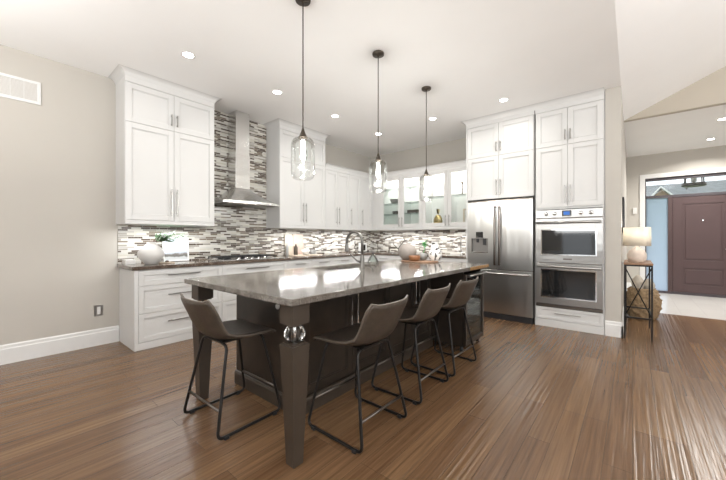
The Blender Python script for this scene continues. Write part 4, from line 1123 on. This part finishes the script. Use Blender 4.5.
MB().tube([(3.98, 4.47, ZC+.075), (4.12, 4.44, ZC+.09)], .007, 8).build('handle', M['black'], pn)

# things in the corner
cs = thing('scroll_ornament', (5.12, 4.50, ZC), 'dark twisted metal ornament just left of the island faucet neck', 'ornament')
MB().lathe([(0, 0), (.04, 0), (.04, .01), (.012, .02), (.010, .03)], (5.12, 4.5, ZC), 16).build('base', M['bronze'], cs)
MB().tube([(5.12+.03*math.sin(k*.9)*(1-k/16), 4.5+.03*math.cos(k*.9)*(1-k/16), ZC+.02+k*.014) for k in range(17)], .008, 8).build('twist', M['bronze'], cs)
rd = thing('kitchen_radio', (5.42, 4.52, ZC), 'small white radio with a dark blue-grey front in the counter corner', 'radio')
MB().box(5.34, 5.52, 4.50, 4.60, ZC+.012, ZC+.20, .006).build('case', M['ceramic'], rd)
MB().box(5.345, 5.46, 4.493, 4.501, ZC+.035, ZC+.165, .002).build('dark_front', M['oven_glass'], rd)
MB().box(5.33, 5.55, 4.47, 4.61, ZC-.0005, ZC+.0125, .003).build('base_plate', M['black'], rd)
MB().tube([(5.43, 4.55, ZC+.2), (5.43, 4.55, ZC+.26)], .012, 8).build('top_knob', M['nickel'], rd)
ch = thing('candle_holder', (5.62, 4.28, ZC), 'bronze cup on a thin stem standing at the counter corner', 'candle holder')
MB().lathe([(0, 0), (.045, 0), (.045, .008), (.008, .018), (.006, .10), (.016, .115), (.006, .13), (.006, .17), (.05, .185), (.052, .19), (.035, .20), (.035, .25), (.03, .25), (.03, .205), (0, .2)], (5.62, 4.28, ZC), 24).build('stand', M['bronze'], ch)
MB().lathe([(0, 0), (.026, 0), (.026, .05), (0, .052)], (5.62, 4.28, ZC+.205), 16).build('candle', M['ceramic'], ch)
# branching sculpture
bs_ = thing('branch_sculpture', (5.52, 3.70, ZC), 'dark branching twig sculpture on the back counter behind the greige vase', 'sculpture')
mb = MB()
for p in ([(5.52, 3.66, ZC+.004), (5.52, 3.68, ZC+.09), (5.52, 3.60, ZC+.18), (5.52, 3.52, ZC+.26), (5.52, 3.55, ZC+.32)],
          [(5.52, 3.68, ZC+.09), (5.52, 3.78, ZC+.16), (5.52, 3.80, ZC+.22)], [(5.52, 3.60, ZC+.18), (5.52, 3.66, ZC+.25)],
          [(5.50, 3.90, ZC+.004), (5.52, 3.90, ZC+.08), (5.54, 3.94, ZC+.15)], [(5.52, 3.90, ZC+.08), (5.52, 3.80, ZC+.12), (5.52, 3.69, ZC+.10)],
          [(5.52, 3.52, ZC+.26), (5.52, 3.46, ZC+.27)]):
    mb.tube(p, [.011]*(len(p)-1)+[.006], 7)
mb.box(5.47, 5.57, 3.60, 3.95, ZC-.0005, ZC+.008, .002)
o = mb.build('branches', M['bronze'], bs_)
# bar faucet
bf = thing('bar_faucet', (5.72, 2.43, ZC), 'slim tall chrome bar faucet on the back counter beside the fridge', 'faucet')
MB().lathe([(0, 0), (.03, 0), (.028, .012), (.014, .02), (.012, .05)], (5.72, 2.43, ZC), 18).build('base', M['nickel'], bf)
MB().tube([(5.72, 2.43, ZC+.03), (5.72, 2.43, ZC+.30), (5.70, 2.44, ZC+.325), (5.66, 2.50, ZC+.30), (5.65, 2.56, ZC+.23), (5.65, 2.57, ZC+.18)], .009, 10).build('spout', M['nickel'], bf)
MB().tube([(5.72, 2.43, ZC+.04), (5.70, 2.50, ZC+.07)], .006, 8).build('lever', M['nickel'], bf)

# ------------------------------------------------------------------ items in the glass cabinets
XS = 5.71
pa = thing('pineapple_ornament', (XS, 2.885, ZB+.041), 'antique gold pineapple ornament behind the cabinet glass', 'ornament')
b = MB()
bb = bmesh.new(); rws = []; n_ = 20
for i in range(11):
    t_ = i/10; r_ = .082*(math.sin(PI*(.12+.80*t_)))**.6
    rws.append([bb.verts.new((XS+r_*math.cos(2*PI*(k+.5*(i % 2))/n_), 2.885+r_*math.sin(2*PI*(k+.5*(i % 2))/n_), ZB+.041+.24*t_)) for k in range(n_)])
for i, (A_, B_) in enumerate(zip(rws, rws[1:])):
    for k in range(n_):
        q = [A_[k], A_[(k+1) % n_], B_[(k+1) % n_], B_[k]]
        bb.faces.new(q)
bb.faces.new(rws[0][::-1]); bb.faces.new(rws[-1])
pk = bmesh.ops.poke(bb, faces=[f for f in bb.faces if len(f.verts) == 4])
for v_ in pk['verts']:
    d_ = Vector((v_.co.x-XS, v_.co.y-2.885, 0)).normalized(); v_.co += d_*.008
bmesh.ops.recalc_face_normals(bb, faces=bb.faces)
b.merge(bb); b.build('body', M['gold'], pa)
fs = []
for k in range(14):
    a = k*2.4; r = .5+.5*(k % 3)/3
    fs += leaf_faces((XS, 2.885, ZB+.041+.245), (math.cos(a)*.35*r, math.sin(a)*.35*r, 1), .10+.05*(1-r), .016, (0, 0, 1) if False else (math.sin(a), -math.cos(a), .1))
MB().quadmesh(fs).build('leaf_crown', M['gold'], pa)
tag(MB().lathe([(0, 0), (.035, 0), (.035, .01), (.012, .025), (.009, .09), (.015, .10), (.009, .12), (.010, .20), (.028, .215), (.028, .235), (0, .235)], (XS, 2.40, 2.0205), 20).build('candlestick', M['bronze'], loc=(XS, 2.40, 2.0205)), 'dark candlestick on the glass shelf beside the fridge', 'candlestick')
f2 = thing('gold_frame', (5.80, 2.30, ZB+.041), 'gold-framed butterfly picture standing in the glass cabinet beside the fridge', 'picture')
yy0, yy1, zz0, zz1 = 2.16, 2.42, ZB+.041, ZB+.041+.34
MB().box(5.79, 5.81, yy0, yy0+.028, zz0, zz1).box(5.79, 5.81, yy1-.028, yy1, zz0, zz1).box(5.79, 5.81, yy0+.028, yy1-.028, zz0, zz0+.028).box(5.79, 5.81, yy0+.028, yy1-.028, zz1-.028, zz1).build('frame', M['board'], f2)
MB().box(5.80, 5.81, yy0+.028, yy1-.028, zz0+.028, zz1-.028).build('backing', M['ceramic'], f2)
MB().lathe([(0, 0), (.05, 0), (.05, .003), (0, .003)], (5.795, 2.26, zz0+.17), 7, axis='x', sx=1.2, sy=.6, smooth=False).lathe([(0, 0), (.04, 0), (.04, .003), (0, .003)], (5.795, 2.33, zz0+.20), 7, axis='x', smooth=False).build('butterfly', M['grey'], f2)
tag(MB().lathe([(0, 0), (.04, 0), (.07, .03), (.105, .10), (.10, .10), (.065, .035), (0, .012)], (XS, 3.90, 1.9505), 28, cap=False).build('grey_bowl', M['grey'], loc=(XS, 3.90, 1.9505)), 'grey footed bowl on the upper glass shelf nearest the corner', 'bowl')
tag(MB().lathe([(0, 0), (.05, 0), (.11, .025), (.108, .032), (0, .03)], (XS, 3.84, 1.7305), 28).build('dark_plate', M['bronze'], loc=(XS, 3.84, 1.7305)), 'dark shallow dish on the lower glass shelf nearest the corner', 'dish')
tag(MB().lathe([(0, 0), (.05, 0), (.10, .02), (.098, .028), (0, .026)], (XS, 3.84, 1.7630), 28).build('dark_plate', M['bronze'], loc=(XS, 3.84, 1.763)), 'smaller dark dish stacked on top of the shallow dish', 'dish')
for k in range(3):
    tag(MB().lathe([(0, 0), (.02, 0), (.025, .01), (.028, .06), (.024, .06), (.02, .012), (0, .01)], (XS, 3.74+k*.09, ZB+.041), 16, cap=False).build('cup', M['grey'], loc=(XS, 3.74+k*.09, ZB+.041)), 'small grey cup on the cabinet floor below the dark dishes', 'cup', 'cups in the glass cabinet')
tag(MB().box(5.64, 5.80, 3.30, 3.54, 1.7305, 1.80, .004).build('dark_box', M['bronze'], loc=(XS, 3.42, 1.7305)), 'long dark box on the glass shelf behind the pendant', 'box')

# ------------------------------------------------------------------ items on the island
wb = MB().lathe([(0, 0), (.20, 0), (.205, .006), (.205, .012), (.20, .016), (0, .016)], (3.69, 2.13, 0.9198), 40, sx=.85, sy=1.25).build('wooden_board', M['tray_wood'], loc=(3.69, 2.13, .92)); tag(wb, 'oval brown wooden board lying on the far end of the island', 'board')
ZT = .9355
gv = [(0, 0), (.06, 0), (.075, .01), (.108, .05), (.122, .10), (.118, .145), (.09, .185), (.055, .205), (.04, .210), (.04, .218), (.034, .218), (.034, .205), (.06, .18), (.1, .1), (0, .02)]
vase('greige_vase', gv, (3.70, 2.315, ZT), M['greige'], 'round greige stoneware vase on the island board', 'vase')
tag(MB().lathe([(0, 0), (.055, 0), (.068, .008), (.074, .05), (.074, .068), (.068, .068), (.066, .02), (0, .015)], (3.60, 2.15, ZT), 28, cap=False).build('wooden_bowl', M['bowl_wood'], loc=(3.60, 2.15, ZT)), 'small orange-brown wooden bowl right of the greige vase', 'bowl')
tag(MB().lathe([(0, 0), (.04, 0), (.062, .03), (.066, .06), (.055, .085), (.03, .095), (0, .097)], (3.765, 2.115, ZT), 20, sx=.8, sy=.8).build('stone_ball', M['grey'], loc=(3.765, 2.115, ZT)), 'dark grey rounded stone between wooden bowl and patterned vase', 'stone')
# patterned black and white vase
m, nt, bs = new_mat('cow_patterned_ceramic'); tc = nd(nt, 'ShaderNodeTexCoord')
vo = nd(nt, 'ShaderNodeTexVoronoi'); vo.inputs['Scale'].default_value = 26; lk(nt, tc.outputs['Object'], vo.inputs['Vector'])
rp = nd(nt, 'ShaderNodeValToRGB'); rp.color_ramp.interpolation = 'LINEAR'; rp.color_ramp.elements[0].position = .56; rp.color_ramp.elements[0].color = (.8, .79, .76, 1); rp.color_ramp.elements[1].position = .68; rp.color_ramp.elements[1].color = (.06, .055, .05, 1)
lk(nt, vo.outputs['Distance'], rp.inputs[0]); lk(nt, rp.outputs[0], bs.inputs['Base Color']); bs.inputs['Roughness'].default_value = .3
vase('patterned_vase', [(0, 0), (.05, 0), (.07, .015), (.085, .06), (.083, .10), (.065, .15), (.05, .19), (.045, .235), (.05, .245), (.044, .245), (.04, .235), (.045, .18), (.07, .08), (0, .02)], (3.80, 1.960, ZT), m, 'white vase with dark spots at the right end of the board', 'vase')
gp = thing('green_sprig', (3.80, 2.05, ZT), 'bright green sprig rising from the grey stone, left of the spotted vase', 'plant')
rnd = random.Random(5); fs = []; sm = MB().tube([(3.765, 2.11, ZT+.096), (3.77, 2.10, ZT+.16), (3.775, 2.10, ZT+.24)], .004, 6)
for k in range(16):
    a = k*2.4; zz = ZT+.17+.07*(k/16)
    fs += leaf_faces((3.775, 2.10, zz), (math.cos(a), math.sin(a), rnd.uniform(.1, .8)), rnd.uniform(.04, .055), .016, (0, 0, 1))
MB().quadmesh(fs).build('leaves', M['bright_leaf'], gp); sm.build('stem', M['bright_leaf'], gp)
gd = thing('glass_dome', (3.28, 2.57, .92), 'small glass bell dome with dark knob at the island back edge', 'dome')
MB().lathe([(.07, 0), (.07, .004), (.066, .02), (.045, .06), (.018, .095), (.008, .10)], (3.28, 2.575, .9205), 24, cap=False).build('dome', M['shelf_glass'], gd)
MB().lathe([(0, 0), (.010, 0), (.016, .012), (.010, .024), (0, .026)], (3.28, 2.575, 1.018), 14).build('knob', M['black'], gd)

# ------------------------------------------------------------------ side table, lamp, basket, wall things
st = thing('side_table', (5.55, -.04, 0), 'narrow console table with black x-braced metal frame and wooden top beside the ovens wall', 'table')
tx0, tx1, ty0, ty1, tz = 5.135, 5.90, -.175, .076, .925
MB().box(tx0-.012, tx1+.012, ty0-.012, ty1+.012, tz-.022, tz, .003).build('tabletop', M['tray_wood'], st)
s = .009
for x in (tx0, tx1):
    for y in (ty0, ty1): MB().box(x-s, x+s, y-s, y+s, 0, tz-.022).build('leg', M['black_metal'], st)
for x in (tx0, tx1):
    if x == tx0:
        MB().tube([(x, ty0, tz-.05), (x, ty1, .27)], .006, 6).build('cross_brace', M['black_metal'], st)
        MB().tube([(x+.012, ty1, tz-.05), (x+.012, ty0, .27)], .006, 6).build('cross_brace', M['black_metal'], st)
    MB().box(x-s, x+s, ty0+s, ty1-s, .25, .268).build('rail', M['black_metal'], st)
    MB().box(x-s, x+s, ty0+s, ty1-s, tz-.04, tz-.022).build('rail', M['black_metal'], st)
for y in (ty0, ty1):
    MB().box(tx0, tx1, y-s, y+s, tz-.04, tz-.022).build('rail', M['black_metal'], st)
    MB().box(tx0, tx1, y-s*.6, y+s*.6, .25, .262).build('rail', M['black_metal'], st)
lp = thing('table_lamp', (5.40, -.06, tz), 'table lamp with drum shade and rounded sand ceramic base on the console', 'lamp')
lx, ly = 5.40, -.040
MB().lathe([(0, 0), (.072, 0), (.082, .008), (.095, .05), (.096, .095), (.078, .145), (.04, .175), (.020, .19), (.016, .205), (0, .205)], (lx, ly, tz), 32).build('base', M['lamp_ceramic'], lp)
MB().lathe([(.006, 0), (.006, .15)], (lx, ly, tz+.20), 8).build('stem', M['nickel'], lp)
sh = MB().lathe([(.138, 0), (.136, .235)], (lx, ly, tz+.205), 40, cap=False).build('lamp_shade', M['shade'], lp)
so = sh.modifiers.new('thick', 'SOLIDIFY'); so.thickness = .003
MB().lathe([(0, 0), (.02, .01), (.028, .04), (.018, .075), (0, .08)][::-1], (lx, ly, tz+.31), 14).build('bulb', M['ceramic'], lp)
l = bpy.data.lights.new('lamp_light', 'POINT'); l.energy = 3.5; l.color = (1, .97, .92); l.shadow_soft_size = .05
lo = bpy.data.objects.new('lamp_light', l); COL.objects.link(lo); lo.parent = lp; lo.location = Vector((lx, ly, tz+.30)) - wloc(lp) + Vector((0, 0, .0))
lo.location.z = .42 - .0
bk = thing('wicker_basket', (6.60, -.115, 0), 'round ruffled seagrass basket on the floor behind the console table', 'basket')
b = bmesh.new(); n = 48; rows = []; rr = random.Random(9)
for i in range(15):
    t_ = i/14; r = .135+.075*math.sin(t_*PI*.85+.25)
    ring = []
    for k in range(n):
        w_ = .016*math.sin(k*2*PI/6+i*1.7) + rr.uniform(-.006, .006) + (.008 if i % 2 else -.004)
        ring.append(b.verts.new((6.60+(r+w_)*math.cos(2*PI*k/n), -.115+(r+w_)*math.sin(2*PI*k/n), .002+.46*t_)))
    rows.append(ring)
for A, B in zip(rows, rows[1:]):
    for k in range(n): b.faces.new((A[k], A[(k+1) % n], B[(k+1) % n], B[k])).smooth = True
b.faces.new(rows[0]); bmesh.ops.recalc_face_normals(b, faces=b.faces); mb = MB(); mb.merge(b); bo = mb.build('woven_body', M['wicker'], bk)
th = thing('folded_throw', (6.60, -.12, .32), 'pale linen throw bundled inside the seagrass basket', 'throw')
b = MB()
for cx, cy, cz, rx, rz in ((6.56, -.06, .50, .075, .16), (6.60, -.19, .47, .07, .14), (6.66, -.08, .46, .07, .13)):
    b.lathe([(0, -rz)] + [(rx*math.cos(a)*(1+.12*math.sin(5*a)), rz*math.sin(a)) for a in [math.radians(q) for q in range(-75, 76, 15)]] + [(0, rz)], (cx, cy, cz), 18, cap=False)
b.build('cloth', M['linen'], th)
# frame on the side wall and chime on the entry wall
wf = MB().box(5.55, 5.95, YS-.022, YS-.0005, 1.30, 1.78, .003).build('wall_picture', M['black'], loc=(5.75, YS-.01, 1.30)); tag(wf, 'dark picture hanging edge-on behind the lamp on the side wall', 'picture')
tag(MB().box(XE-.03, XE-.0005, -.07, -.0, 1.78, 1.92, .004).build('thermostat', M['trim'], loc=(XE-.015, -.035, 1.78)), 'small white thermostat beside the front door casing', 'thermostat')
